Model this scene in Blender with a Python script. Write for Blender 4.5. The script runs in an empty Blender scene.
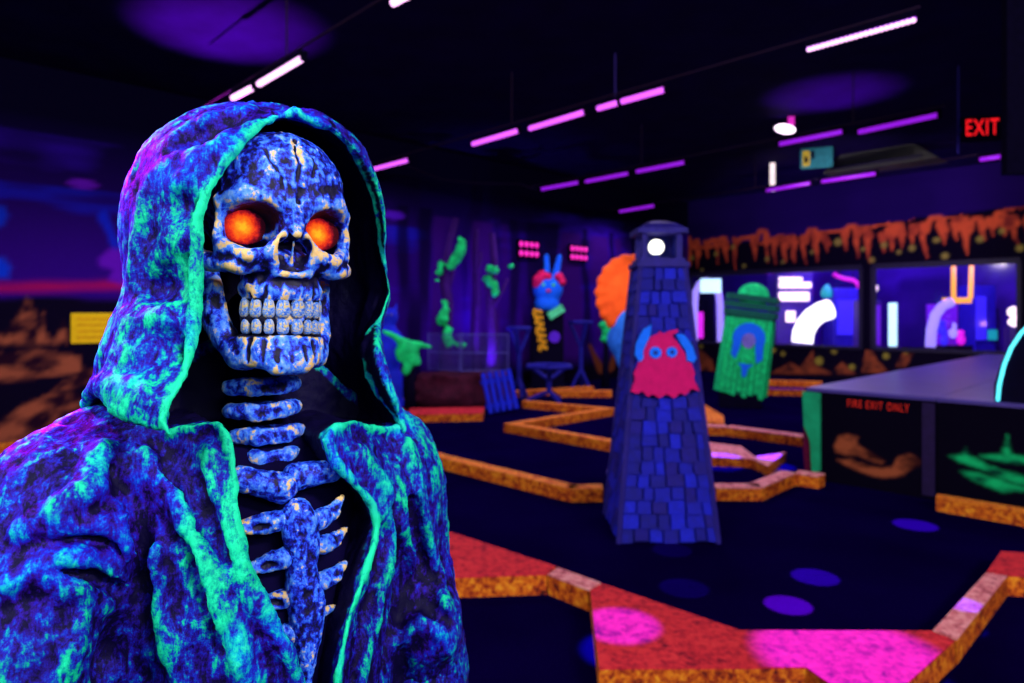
import bpy, bmesh, math, random
import numpy as np
from mathutils import Vector, Matrix
random.seed(7)
scene = bpy.context.scene
COL = scene.collection
F = 683.0; CX = 512.0; HY = 312.0; EYE = 1.5        # 24 mm lens on a 36 mm gate, eye height 1.5 m
R = math.radians

# ---------------------------------------------------------------- surveying helpers (photo measurement -> metres)
def P(px, py, Y):
    return Vector(((px-CX)/F*Y, Y, EYE-(py-HY)/F*Y))
def FP(px, py, z=0.0):
    Y = F*(EYE-z)/(py-HY)
    return Vector(((px-CX)/F*Y, Y, z))
def HP(px, py, z):                                   # point on a horizontal plane above the eye
    Y = F*(z-EYE)/(HY-py)
    return Vector(((px-CX)/F*Y, Y, z))

# ---------------------------------------------------------------- object helpers
def srgb(r, g, b):
    f = lambda c: (c/255)/12.92 if c/255 <= 0.04045 else ((c/255+0.055)/1.055)**2.4
    return (f(r), f(g), f(b))
def tag(o, label=None, cat=None, group=None, kind=None):
    if label: o['label'] = label
    if cat: o['category'] = cat
    if group: o['group'] = group
    if kind: o['kind'] = kind
    return o
def empty(name, loc=(0,0,0), rz=0.0):
    o = bpy.data.objects.new(name, None); COL.objects.link(o)
    o.empty_display_size = 0.1
    o.location = loc; o.rotation_euler = (0, 0, rz)
    return o
def link(name, me, mat, parent=None, smooth=False):
    o = bpy.data.objects.new(name, me); COL.objects.link(o)
    if mat is not None:
        me.materials.clear()
        for m in (mat if isinstance(mat, (list, tuple)) else [mat]): me.materials.append(m)
    if smooth:
        me.polygons.foreach_set('use_smooth', [True]*len(me.polygons))
    if parent is not None: o.parent = parent
    return o
def copy_tree(o, parent=None):
    kids = list(o.children)
    c = o.copy(); COL.objects.link(c)
    if parent is not None: c.parent = parent
    for k in kids: copy_tree(k, c)
    return c

class MB:
    """collects shapes into one mesh"""
    def __init__(s): s.v = []; s.f = []; s.mi = []; s.cur = 0
    def add(s, vs, fs):
        b = len(s.v); s.v += [tuple(v) for v in vs]; s.f += [tuple(b+i for i in f) for f in fs]; s.mi += [s.cur]*len(fs)
    def box(s, c, size, rz=0.0, M=None):
        hx, hy, hz = size[0]/2, size[1]/2, size[2]/2
        vs = [Vector((x*hx, y*hy, z*hz)) for z in (-1,1) for y in (-1,1) for x in (-1,1)]
        Q = M if M is not None else Matrix.Rotation(rz, 3, 'Z')
        vs = [Q @ v + Vector(c) for v in vs]
        s.add(vs, [(0,2,3,1),(4,5,7,6),(0,1,5,4),(2,6,7,3),(0,4,6,2),(1,3,7,5)])
    def hexa(s, bot, top):
        n = len(bot); s.add(list(bot)+list(top), [tuple(range(n-1,-1,-1)), tuple(range(n,2*n))]+[(i,(i+1)%n,n+(i+1)%n,n+i) for i in range(n)])
    def prism(s, poly, z0, z1, M=None):
        """polygon (x,y) extruded z0..z1 then transformed"""
        M = M or Matrix.Identity(4)
        a = sum(poly[i][0]*poly[(i+1)%len(poly)][1]-poly[(i+1)%len(poly)][0]*poly[i][1] for i in range(len(poly)))
        if a < 0: poly = poly[::-1]
        s.hexa([M@Vector((p[0],p[1],z0)) for p in poly], [M@Vector((p[0],p[1],z1)) for p in poly])
    def tube(s, pts, r, n=10, cap=True):
        pts = [Vector(p) for p in pts]; rs = r if isinstance(r, (list,tuple)) else [r]*len(pts)
        rings = []; up = None
        for i, p in enumerate(pts):
            d = (pts[min(i+1,len(pts)-1)]-pts[max(i-1,0)]).normalized()
            if up is None: up = Vector((0,0,1)) if abs(d.z) < .9 else Vector((1,0,0))
            a = d.cross(up).normalized(); b = a.cross(d).normalized(); up = b
            rings.append([p+(a*math.cos(t)+b*math.sin(t))*rs[i] for t in [2*math.pi*k/n for k in range(n)]])
        vs = [v for rg in rings for v in rg]; fs = []
        for i in range(len(rings)-1):
            for k in range(n): fs.append((i*n+k,i*n+(k+1)%n,(i+1)*n+(k+1)%n,(i+1)*n+k))
        if cap: fs += [tuple(range(n-1,-1,-1)), tuple((len(rings)-1)*n+k for k in range(n))]
        s.add(vs, fs)
    def lathe(s, prof, c=(0,0,0), n=24, M=None):
        M = M or Matrix.Identity(3); c = Vector(c); vs = []; fs = []
        for r_, z in prof:
            for k in range(n):
                t = 2*math.pi*k/n; vs.append(M@Vector((r_*math.cos(t), r_*math.sin(t), z))+c)
        for i in range(len(prof)-1):
            for k in range(n): fs.append((i*n+k,i*n+(k+1)%n,(i+1)*n+(k+1)%n,(i+1)*n+k))
        fs += [tuple(range(n-1,-1,-1)), tuple((len(prof)-1)*n+k for k in range(n))]
        s.add(vs, fs)
    def ball(s, c, r, n=14, M=None):
        r = (r,r,r) if not isinstance(r,(tuple,list)) else r
        Q = (M or Matrix.Identity(3)) @ Matrix.Diagonal(Vector(r))
        s.lathe([(max(1e-4,math.sin(math.pi*i/n)), -math.cos(math.pi*i/n)) for i in range(n+1)], c, n*2, Q)
    def build(s, name, mat, parent=None, smooth=False, bevel=0.0):
        me = bpy.data.meshes.new(name); me.from_pydata(s.v, [], s.f)
        if bevel > 0:
            bm = bmesh.new(); bm.from_mesh(me)
            bmesh.ops.bevel(bm, geom=[e for e in bm.edges if e.calc_face_angle(0) > 0.6], offset=bevel, segments=2, profile=.6, affect='EDGES', clamp_overlap=True)
            bm.to_mesh(me); bm.free()
        o = link(name, me, mat, parent, smooth)
        if isinstance(mat, (list,tuple)) and bevel == 0: me.polygons.foreach_set('material_index', s.mi)
        me.update(); return o

# ---------------------------------------------------------------- numpy noise
def _h(ix, iy, iz, seed):
    n = (ix.astype(np.uint32)*np.uint32(374761393) + iy.astype(np.uint32)*np.uint32(668265263) + iz.astype(np.uint32)*np.uint32(2147483647) + np.uint32((seed*974634541) & 0xffffffff))
    n = (n ^ (n >> np.uint32(13))) * np.uint32(1274126177); n = n ^ (n >> np.uint32(16))
    n = n * np.uint32(2246822519); n ^= n >> np.uint32(13)
    return (n & np.uint32(0xffffff)).astype(np.float32)/np.float32(0xffffff)
def vnoise(x, y, z, seed=0):
    x = np.asarray(x, np.float32); y = np.asarray(y, np.float32); z = np.asarray(z, np.float32)
    fx, fy, fz = np.floor(x), np.floor(y), np.floor(z)
    ix, iy, iz = fx.astype(np.int64), fy.astype(np.int64), fz.astype(np.int64)
    u, v, w = x-fx, y-fy, z-fz
    u = u*u*u*(u*(u*6-15)+10); v = v*v*v*(v*(v*6-15)+10); w = w*w*w*(w*(w*6-15)+10)
    r = 0
    for dx in (0,1):
        for dy in (0,1):
            for dz in (0,1):
                r = r + _h(ix+dx, iy+dy, iz+dz, seed)*(u if dx else 1-u)*(v if dy else 1-v)*(w if dz else 1-w)
    return r*2-1
def fbm(x, y, z, o=4, seed=0):
    s = 0; a = 1.0; t = 0
    for k in range(o):
        s = s + a*vnoise(x*2**k+k*7.3, y*2**k-k*3.1, z*2**k+k*1.7, seed+k); t += a; a *= .5
    return s/t

# ---------------------------------------------------------------- signed distance modelling
f32 = np.float32
def s_ell(p, c, r):
    x, y, z = (p[0]-f32(c[0])), (p[1]-f32(c[1])), (p[2]-f32(c[2]))
    k0 = np.sqrt((x/f32(r[0]))**2+(y/f32(r[1]))**2+(z/f32(r[2]))**2)+f32(1e-6)
    k1 = np.sqrt((x/f32(r[0]**2))**2+(y/f32(r[1]**2))**2+(z/f32(r[2]**2))**2)+f32(1e-6)
    return k0*(k0-1)/k1
def s_ellr(p, c, r, M):
    x, y, z = (p[0]-f32(c[0])), (p[1]-f32(c[1])), (p[2]-f32(c[2]))
    q = [x*f32(M[0][k])+y*f32(M[1][k])+z*f32(M[2][k]) for k in range(3)]
    return s_ell(q, (0,0,0), r)
def s_cap(p, a, b, ra, rb=None):
    rb = ra if rb is None else rb
    d = [f32(b[i]-a[i]) for i in range(3)]; L = f32(max(1e-9, sum(float(q)**2 for q in d)))
    w = [p[i]-f32(a[i]) for i in range(3)]
    t = np.clip((w[0]*d[0]+w[1]*d[1]+w[2]*d[2])/L, 0, 1)
    return np.sqrt((w[0]-d[0]*t)**2+(w[1]-d[1]*t)**2+(w[2]-d[2]*t)**2)-(f32(ra)+f32(rb-ra)*t)
def s_chain(p, pts, rs):
    rs = rs if isinstance(rs, (list,tuple)) else [rs]*len(pts); d = None
    for i in range(len(pts)-1):
        e = s_cap(p, pts[i], pts[i+1], rs[i], rs[i+1]); d = e if d is None else np.minimum(d, e)
    return d
def smin(a, b, k):
    h = np.maximum(f32(k)-np.abs(a-b), 0)/f32(k); return np.minimum(a, b)-h*h*f32(k*.25)
def smax(a, b, k): return -smin(-a, -b, k)
def poly_sdf(x, z, poly):
    d = None; s = np.ones_like(x); n = len(poly)
    for i in range(n):
        a = poly[i]; b = poly[i-1]
        ex, ez = f32(b[0]-a[0]), f32(b[1]-a[1]); wx, wz = x-f32(a[0]), z-f32(a[1])
        t = np.clip((wx*ex+wz*ez)/(ex*ex+ez*ez+f32(1e-12)), 0, 1)
        q = (wx-ex*t)**2+(wz-ez*t)**2
        d = q if d is None else np.minimum(d, q)
        c1 = z >= a[1]; c2 = z < b[1]; c3 = ex*wz > ez*wx
        s = np.where((c1 & c2 & c3) | (~c1 & ~c2 & ~c3), -s, s)
    return s*np.sqrt(d)
def surface_nets(fn, lo, hi, h):
    n = [int(math.ceil((hi[i]-lo[i])/h))+1 for i in range(3)]
    ax = [np.asarray(lo[i]+h*np.arange(n[i]), f32) for i in range(3)]
    G = np.meshgrid(*ax, indexing='ij', sparse=False)
    D = fn(G).astype(f32); del G
    # close the solid at the border of the grid
    for a in range(3):
        sl = [slice(None)]*3
        for e in (0, -1):
            sl[a] = e; D[tuple(sl)] = np.maximum(D[tuple(sl)], f32(h*.3))
    ins = D < 0
    cnt = np.zeros([m-1 for m in n], np.int8)
    off = [(i,j,k) for i in (0,1) for j in (0,1) for k in (0,1)]
    for o in off: cnt += ins[o[0]:n[0]-1+o[0], o[1]:n[1]-1+o[1], o[2]:n[2]-1+o[2]]
    act = np.argwhere((cnt > 0) & (cnt < 8))
    vid = -np.ones([m-1 for m in n], np.int64); vid[act[:,0],act[:,1],act[:,2]] = np.arange(len(act))
    V = np.stack([D[act[:,0]+o[0],act[:,1]+o[1],act[:,2]+o[2]] for o in off], 1)
    acc = np.zeros((len(act),3), f32); c = np.zeros(len(act), f32)
    oa = np.array(off, f32)
    for i in range(8):
        for j in range(i+1, 8):
            if sum(abs(off[i][k]-off[j][k]) for k in range(3)) != 1: continue
            m = (V[:,i] < 0) != (V[:,j] < 0)
            t = np.where(m, V[:,i]/(V[:,i]-V[:,j]+1e-12), 0)[:,None]
            acc += np.where(m[:,None], oa[i]+(oa[j]-oa[i])*t, 0); c += m
    pos = (act+acc/np.maximum(c,1)[:,None])*h+np.array(lo, f32)
    Q = []
    for a in range(3):
        b, d = (a+1)%3, (a+2)%3
        s0 = [slice(None)]*3; s1 = [slice(None)]*3
        s0[a] = slice(0,n[a]-1); s1[a] = slice(1,n[a])
        A, B = ins[tuple(s0)], ins[tuple(s1)]
        e = np.argwhere(A != B)
        e = e[(e[:,b] > 0) & (e[:,d] > 0) & (e[:,b] < n[b]-1) & (e[:,d] < n[d]-1)]
        fl = A[e[:,0],e[:,1],e[:,2]]
        def cell(db, dd):
            k = e.copy(); k[:,b] -= db; k[:,d] -= dd; return vid[k[:,0],k[:,1],k[:,2]]
        q = np.stack([cell(1,1),cell(0,1),cell(0,0),cell(1,0)], 1)
        q[~fl] = q[~fl][:,::-1]; Q.append(q)
    Q = np.concatenate(Q); Q = Q[(Q >= 0).all(1)]
    return pos.astype(np.float64), Q
def np_mesh(name, V, Q):
    me = bpy.data.meshes.new(name)
    me.vertices.add(len(V)); me.vertices.foreach_set('co', np.asarray(V, f32).ravel())
    k = Q.shape[1]
    me.loops.add(len(Q)*k); me.loops.foreach_set('vertex_index', Q.astype(np.int32).ravel())
    me.polygons.add(len(Q)); me.polygons.foreach_set('loop_start', (np.arange(len(Q))*k).astype(np.int32))
    me.update(calc_edges=True); me.validate(); return me
def normals(V, Q):
    a = V[Q[:,2]]-V[Q[:,0]]; b = V[Q[:,3]]-V[Q[:,1]]
    fn = np.cross(a, b); N = np.zeros_like(V)
    for k in range(4): np.add.at(N, Q[:,k], fn)
    return N/(np.linalg.norm(N,axis=1)[:,None]+1e-12)
def lap_smooth(V, Q, it):
    E = np.concatenate([Q[:,[0,1]],Q[:,[1,2]],Q[:,[2,3]],Q[:,[3,0]]])
    deg = np.bincount(E.ravel(), minlength=len(V)).astype(float)[:,None]
    X = V.copy()
    for _ in range(it):
        S = np.zeros_like(X)
        for k in range(X.shape[1]):
            S[:,k] = np.bincount(E[:,0], X[E[:,1],k], len(V))+np.bincount(E[:,1], X[E[:,0],k], len(V))
        X = S/np.maximum(deg,1)
    return X
def relief(V, Q, N, it):
    return ((V-lap_smooth(V, Q, it))*N).sum(1)
def set_attr(me, name, val):
    a = me.attributes.new(name, 'FLOAT', 'POINT'); a.data.foreach_set('value', np.asarray(val, f32))
def blob(name, fn, lo, hi, h, mat, parent=None, disp=None, rel_it=(6,1.0), smooth_it=1, extra=None, floor_=-1.0, top_=1.0, boost=None):
    """polygonise fn, add fine displacement, store how far each point stands proud ('relief')"""
    V, Q = surface_nets(fn, lo, hi, h)
    if smooth_it: V = lap_smooth(V, Q, smooth_it)
    N = normals(V, Q)
    if disp is not None:
        V = V+N*np.asarray(disp(V, N))[:,None]; N = normals(V, Q)
    r = relief(V, Q, N, rel_it[0])/rel_it[1]
    if len(rel_it) > 2: r = .6*np.clip(r,-1.3,1.3)+.55*np.clip(relief(V, Q, N, rel_it[2])/rel_it[3],-1.3,1.3)
    r = lap_smooth(np.stack([r,r,r],1), Q, 1)[:,0]
    r = np.clip(r, floor_, top_)
    if boost is not None: r = np.clip(r+boost(V), -1, 1.3)
    me = np_mesh(name, V, Q); set_attr(me, 'relief', r)
    if extra is not None: set_attr(me, 'inner', extra(V, N))
    return link(name, me, mat, parent, True)

# ---------------------------------------------------------------- materials
MATS = {}
def new_mat(name):
    m = bpy.data.materials.new(name); m.use_nodes = True
    nt = m.node_tree; nt.nodes.clear()
    out = nt.nodes.new('ShaderNodeOutputMaterial'); b = nt.nodes.new('ShaderNodeBsdfPrincipled')
    nt.links.new(b.outputs[0], out.inputs[0])
    return m, nt, b
def N_(nt, t, **kw):
    n = nt.nodes.new(t)
    for k, v in kw.items():
        if isinstance(v, dict) and k == 'i':
            for a, b in v.items(): n.inputs[a].default_value = b
        else: setattr(n, k, v)
    return n
def ramp(nt, stops, fac, interp='LINEAR'):
    r = nt.nodes.new('ShaderNodeValToRGB'); r.color_ramp.interpolation = interp
    e = r.color_ramp.elements
    while len(e) < len(stops): e.new(.5)
    for i, (p, c) in enumerate(stops): e[i].position = p; e[i].color = (*c, 1) if len(c) == 3 else c
    nt.links.new(fac, r.inputs[0]); return r.outputs[0]
def math_(nt, op, a, b=None):
    n = nt.nodes.new('ShaderNodeMath'); n.operation = op
    for i, v in enumerate((a, b)):
        if v is None: continue
        if isinstance(v, (int,float)): n.inputs[i].default_value = v
        else: nt.links.new(v, n.inputs[i])
    return n.outputs[0]
def coords(nt): return nt.nodes.new('ShaderNodeTexCoord').outputs['Object']
def noise(nt, scale, detail=4, rough=.6, vec=None, dist=0.0):
    n = nt.nodes.new('ShaderNodeTexNoise'); n.inputs['Scale'].default_value = scale; n.inputs['Detail'].default_value = detail
    n.inputs['Roughness'].default_value = rough; n.inputs['Distortion'].default_value = dist
    nt.links.new(vec if vec is not None else coords(nt), n.inputs['Vector']); return n.outputs[0]
def stretch(nt, sc, rot=(0,0,0)):
    m = nt.nodes.new('ShaderNodeMapping'); m.inputs['Scale'].default_value = sc; m.inputs['Rotation'].default_value = rot
    nt.links.new(coords(nt), m.inputs['Vector']); return m.outputs[0]
def bump(nt, b, h, strength, dist):
    n = nt.nodes.new('ShaderNodeBump'); n.inputs['Strength'].default_value = strength; n.inputs['Distance'].default_value = dist
    nt.links.new(h, n.inputs['Height']); nt.links.new(n.outputs[0], b.inputs['Normal'])
def plain(name, c, rough=.7, spec=.3, metal=0.0, var=.25, scale=20):
    m, nt, b = new_mat(name)
    n = noise(nt, scale, 3)
    lo = tuple(x*(1-var) for x in c); hi = tuple(min(1,x*(1+var)) for x in c)
    nt.links.new(ramp(nt, [(.3,lo),(.7,hi)], n), b.inputs['Base Color'])
    b.inputs['Roughness'].default_value = rough; b.inputs['Metallic'].default_value = metal
    b.inputs['Specular IOR Level'].default_value = spec
    MATS[name] = m; return m
def glow(name, c, strength):
    m, nt, b = new_mat(name)
    b.inputs['Base Color'].default_value = (*[x*.5 for x in c],1)
    b.inputs['Emission Color'].default_value = (*c,1); b.inputs['Emission Strength'].default_value = strength
    MATS[name] = m; return m
# =====================================================================  THE HOODED SKELETON STATUE
def bone_mat():
    m, nt, b = new_mat('painted_bone')
    at = nt.nodes.new('ShaderNodeAttribute'); at.attribute_name = 'relief'
    n1 = noise(nt, 80, 6, .68, stretch(nt, (1,1,.5)), .8); n2 = noise(nt, 190, 4, .7); n3 = noise(nt, 48, 4, .65, dist=1.2)
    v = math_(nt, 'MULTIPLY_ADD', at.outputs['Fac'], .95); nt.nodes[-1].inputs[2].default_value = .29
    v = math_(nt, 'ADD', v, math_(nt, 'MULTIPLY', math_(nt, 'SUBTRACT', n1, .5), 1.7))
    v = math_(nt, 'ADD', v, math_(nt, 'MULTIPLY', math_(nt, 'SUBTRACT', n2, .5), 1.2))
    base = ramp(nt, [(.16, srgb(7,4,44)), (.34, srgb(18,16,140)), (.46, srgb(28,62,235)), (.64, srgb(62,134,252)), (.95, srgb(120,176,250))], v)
    gold = ramp(nt, [(.0, srgb(228,172,66)), (1.0, srgb(250,222,160))], n2)
    k = math_(nt, 'ADD', math_(nt, 'MULTIPLY', n3, 1.0), math_(nt, 'MULTIPLY', v, .62))
    k = math_(nt, 'MULTIPLY', k, .7)
    k = ramp(nt, [(.70, (0,0,0)), (.775, (1,1,1))], k)
    mx = nt.nodes.new('ShaderNodeMixRGB'); nt.links.new(k, mx.inputs[0]); nt.links.new(base, mx.inputs[1]); nt.links.new(gold, mx.inputs[2])
    ai = nt.nodes.new('ShaderNodeAttribute'); ai.attribute_name = 'inner'
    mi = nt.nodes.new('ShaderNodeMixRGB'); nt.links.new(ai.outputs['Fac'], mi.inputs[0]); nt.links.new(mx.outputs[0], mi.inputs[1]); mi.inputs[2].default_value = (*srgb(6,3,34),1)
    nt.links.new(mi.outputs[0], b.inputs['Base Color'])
    b.inputs['Roughness'].default_value = .55; b.inputs['Specular IOR Level'].default_value = .3
    bump(nt, b, math_(nt, 'ADD', math_(nt, 'MULTIPLY', n1, .8), math_(nt, 'MULTIPLY', n2, .35)), .55, .004)
    return m
def cloth_mat():
    m, nt, b = new_mat('painted_cloth')
    at = nt.nodes.new('ShaderNodeAttribute'); at.attribute_name = 'relief'
    c = stretch(nt, (1,1,.55))
    big = noise(nt, 7.5, 3, .5, c, .8); mid = noise(nt, 30, 6, .68, c, 1.4); fine = noise(nt, 130, 5, .75); streak = noise(nt, 1, 5, .7, stretch(nt, (95,95,26)), .8)
    v = math_(nt, 'MULTIPLY_ADD', at.outputs['Fac'], .36); nt.nodes[-1].inputs[2].default_value = .37
    for n_, a in ((big, 1.0), (mid, 1.45), (fine, 1.2), (streak, 1.2)):
        v = math_(nt, 'ADD', v, math_(nt, 'MULTIPLY', math_(nt, 'SUBTRACT', n_, .5), a))
    hue = noise(nt, 9, 2, .5)
    g = ramp(nt, [(.14, srgb(8,2,48)), (.32, srgb(30,8,125)), (.44, srgb(16,30,175)), (.54, srgb(6,96,165)), (.63, srgb(0,170,140)), (.85, srgb(24,232,165))], v)
    bl = ramp(nt, [(.14, srgb(8,2,48)), (.33, srgb(46,8,140)), (.47, srgb(24,26,195)), (.62, srgb(12,84,215)), (.78, srgb(0,175,205)), (.95, srgb(40,232,200))], v)
    mx = nt.nodes.new('ShaderNodeMixRGB'); nt.links.new(ramp(nt, [(.50,(0,0,0)),(.64,(1,1,1))], hue), mx.inputs[0]); nt.links.new(g, mx.inputs[1]); nt.links.new(bl, mx.inputs[2])
    ai = nt.nodes.new('ShaderNodeAttribute'); ai.attribute_name = 'inner'
    mi = nt.nodes.new('ShaderNodeMixRGB'); nt.links.new(ai.outputs['Fac'], mi.inputs[0]); nt.links.new(mx.outputs[0], mi.inputs[1]); mi.inputs[2].default_value = (*srgb(9,3,48),1)
    nt.links.new(mi.outputs[0], b.inputs['Base Color'])
    b.inputs['Roughness'].default_value = .6; b.inputs['Specular IOR Level'].default_value = .12
    bump(nt, b, math_(nt, 'ADD', mid, math_(nt, 'MULTIPLY', fine, .4)), .5, .006)
    return m
M_BONE = bone_mat(); M_CLOTH = cloth_mat()
M_DARKCORE = plain('statue_black', srgb(8,3,44), .85, .05)

SX, SY, SROT = -.2925, .815, R(38)
cS, sS = math.cos(SROT), math.sin(SROT)
def to_local(w): dx, dy = w[0]-SX, w[1]-SY; return (cS*dx+sS*dy, -sS*dx+cS*dy, w[2])
def inv(px, py, yl):
    d = ((px-CX)/F, 1.0, -(py-HY)/F)
    t = (yl+(-sS*SX+cS*SY))/(-sS*d[0]+cS*d[1])
    return to_local((d[0]*t, d[1]*t, EYE+d[2]*t))
def cast(fn, pts, push=0.0):
    """points of the sculpted surface seen along a line of sight (statue coordinates)"""
    o = np.array(to_local((0,0,EYE))); out = []
    pts = np.array(pts, float)
    D = np.stack([(pts[:,0]-CX)/F, np.ones(len(pts)), -(pts[:,1]-HY)/F], 1)
    D = np.stack([cS*D[:,0]+sS*D[:,1], -sS*D[:,0]+cS*D[:,1], D[:,2]], 1); D /= np.linalg.norm(D,axis=1)[:,None]
    t = np.full(len(pts), .35); best = t.copy(); bd = np.full(len(pts), 9.)
    for _ in range(160):
        q = o+D*t[:,None]; d = fn([q[:,k].astype(f32) for k in range(3)]).astype(float)
        m = d < bd; best = np.where(m, t, best); bd = np.where(m, d, bd)
        t = t+np.where(bd < 4e-4, 0, np.maximum(d*.7, 2e-4))
        t = np.minimum(t, 1.3)
    return [tuple(v) for v in (o+D*(best+push)[:,None])]

statue = empty('skeleton_statue', (SX, SY, 0), SROT)
tag(statue, 'hooded skeleton statue with glowing orange eyes in a teal and blue robe, in the foreground', 'statue')

# ---------- skull (centimetres in its own frame; -y is the face)
HEAD = Matrix.Translation((.0,-.050,1.591)) @ Matrix.Rotation(R(1.5),4,'Y') @ Matrix.Rotation(R(-1),4,'X')
HS = .01095                                            # sculpting unit -> metres
TEETH = [-72,-51,-31,-10.8,10.8,31,51,72]
def arc(a, b, cy, deg, z): return (a*math.sin(R(deg)), cy-b*math.cos(R(deg)), z)
def skull_sdf(p, paint=False):
    S = (-1, 1)
    d = s_ell(p, (0,6,4.4), (6.9,9,6.9))
    d = smin(d, s_ell(p, (0,.0,4.3), (6.4,4.6,5.9)), 1.4)
    for s in S:
        d = smin(d, s_chain(p, [(s*.8,-3.35,1.6),(s*2.6,-3.45,2.5),(s*4.6,-2.9,2.85),(s*6.4,-.9,1.9)], [.8,.85,.85,.75]), 1.5)
    d = smin(d, s_cap(p, (0,-3.2,2.0), (0,-3.1,.6), 1.35), .8)
    d = smin(d, s_cap(p, (0,-3.1,1.2), (0,-4.5,-.7), 1.1, .5), .6)
    for s in S:
        d = smin(d, s_chain(p, [(s*2.4,-2.7,-3.3),(s*5.2,-2.0,-4.1),(s*7.1,.8,-3.5),(s*7.2,5.0,-2.2)], [.95,1.0,.95,.7]), .9)
        d = smin(d, s_chain(p, [(s*1.5,-3.2,-1.3),(s*2.6,-3.5,-2.7),(s*4.4,-3.2,-3.0),(s*6.0,-1.5,-2.2)], [.7,.72,.72,.75]), .5)
        d = smin(d, s_chain(p, [(s*6.3,-.9,2.0),(s*6.5,-.8,-.2),(s*6.1,-1.0,-2.6)], .72), .6)
        d = smin(d, s_chain(p, [(s*1.3,-3.7,-.8),(s*2.0,-3.6,-2.8),(s*1.7,-3.0,-4.7)], [.5,.5,.4]), .6)
    d = smin(d, s_ell(p, (0,.3,-4.6), (3.8,3.4,3.2)), .9)
    d = smin(d, s_chain(p, [(-1.6,-3.1,-4.5),(-.8,-3.6,-4.7),(.8,-3.6,-4.7),(1.6,-3.1,-4.5)], .38), .4)
    up = [arc(3.9,3.0,.3,a,-6.3) for a in range(-80,81,16)]
    d = smin(d, s_chain(p, up, .85), .8)
    lo = [arc(3.7,2.9,.3,a,-11.6) for a in range(-80,81,16)]
    m = s_chain(p, lo, .85)
    lo2 = [arc(3.35,3.0,.3,a,-12.9) for a in range(-80,81,16)]
    m = smin(m, s_chain(p, lo2, 1.15), .9)
    m = smin(m, s_chain(p, [(-1.2,-2.9,-13.6),(1.2,-2.9,-13.6)], 1.05), .8)
    for s in S:
        m = smin(m, s_chain(p, [(s*6.2,4.4,-3.0),(s*5.4,3.4,-9.6),(s*4.0,.2,-12.9)], [1.0,1.25,1.3]), .8)
        m = smin(m, s_cap(p, (s*5.7,2.8,-5.5), (s*5.1,1.9,-10.5), .7, .95), .8)
    d = smin(d, s_cap(p, (0,-3.7,-1.3), (0,-2.6,-4.4), .16, .2), .15)
    d = smin(d, m, .3)
    for a in TEETH:
        d = smin(d, s_cap(p, arc(3.95,3.2,.3,a,-6.9), arc(3.5,3.2,.3,a*.95,-4.2), .62, .38), .35)
        d = smin(d, s_cap(p, arc(3.95,3.1,.3,a,-11.2), arc(4.1,3.2,.3,a,-13.4), .55, .35), .35)
    for a in [(TEETH[i]+TEETH[i+1])/2 for i in range(7)]:
        d = smax(d, -s_cap(p, arc(3.9,4.2,.3,a,-7.0), arc(3.6,4.15,.3,a,-5.9), .30, .10), .25)
        d = smax(d, -s_cap(p, arc(3.9,4.2,.3,a,-11.2), arc(4.1,4.35,.3,a,-13.2), .36, .16), .25)
    d = np.minimum(d, s_chain(p, [arc(3.2,2.35,.3,a,-9.0) for a in range(-80,81,16)], .95))
    base = d
    for s in S:
        Mr = Matrix.Rotation(R(s*9),3,'Y')
        d = smax(d, -s_ellr(p, (s*3.85,-3.5,.05), (2.5,3.9,2.1), Mr), .5)
        Mn = Matrix.Rotation(R(s*13),3,'Y')
        d = smax(d, -s_ellr(p, (s*.86,-4.4,-2.65), (.80,2.1,1.7), Mn), .12)
        d = smax(d, -s_ell(p, (s*6.0,-1.4,-7.2), (2.2,3.8,2.6)), .6)
        d = smax(d, -s_ell(p, (s*8.4,1.2,.8), (2.1,3.0,3.0)), .8)
        d = smax(d, -s_chain(p, [(s*6.6,-3.2,-3.2),(s*5.4,-3.3,-3.6),(s*4.6,-4.0,-4.6)], .16), .2)
    d = smax(d, -s_chain(p, [(.3,-2.4,9.0),(-.1,-3.5,7.6),(.2,-4.2,6.2),(-.15,-4.5,4.6),(.1,-4.55,3.4),(.0,-4.45,2.4)], [.2,.18,.2,.16,.2,.26]), .3)
    for c in [[(-2.9,-3.2,7.4),(-2.6,-3.8,6.2),(-1.7,-4.3,5.0),(-1.5,-4.4,3.8)], [(1.2,-3.1,8.0),(1.9,-3.9,6.6),(1.5,-4.4,5.2)], [(.9,-4.2,-12.6),(1.2,-4.2,-13.6),(.9,-4.1,-14.6)]]:
        d = smax(d, -s_chain(p, c, .14), .2)
    return (d, base) if paint else d
def skull_disp(V, N):
    x, y, z = V.T*1.0
    return .13*fbm(x*.75,y*.75,z*.75,3,3)+.10*(np.abs(fbm(x*1.9,y*1.9,z*1.2,3,11))-.2)
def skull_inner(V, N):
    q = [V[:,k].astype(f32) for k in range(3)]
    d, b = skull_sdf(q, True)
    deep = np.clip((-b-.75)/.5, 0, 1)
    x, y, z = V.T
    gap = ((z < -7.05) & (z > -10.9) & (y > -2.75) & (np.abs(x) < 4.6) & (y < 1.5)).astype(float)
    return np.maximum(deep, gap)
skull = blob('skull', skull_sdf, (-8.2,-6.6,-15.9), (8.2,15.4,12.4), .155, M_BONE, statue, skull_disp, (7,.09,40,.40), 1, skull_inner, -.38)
skull.data.transform(Matrix.Scale(HS,4)); skull.matrix_local = HEAD
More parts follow.
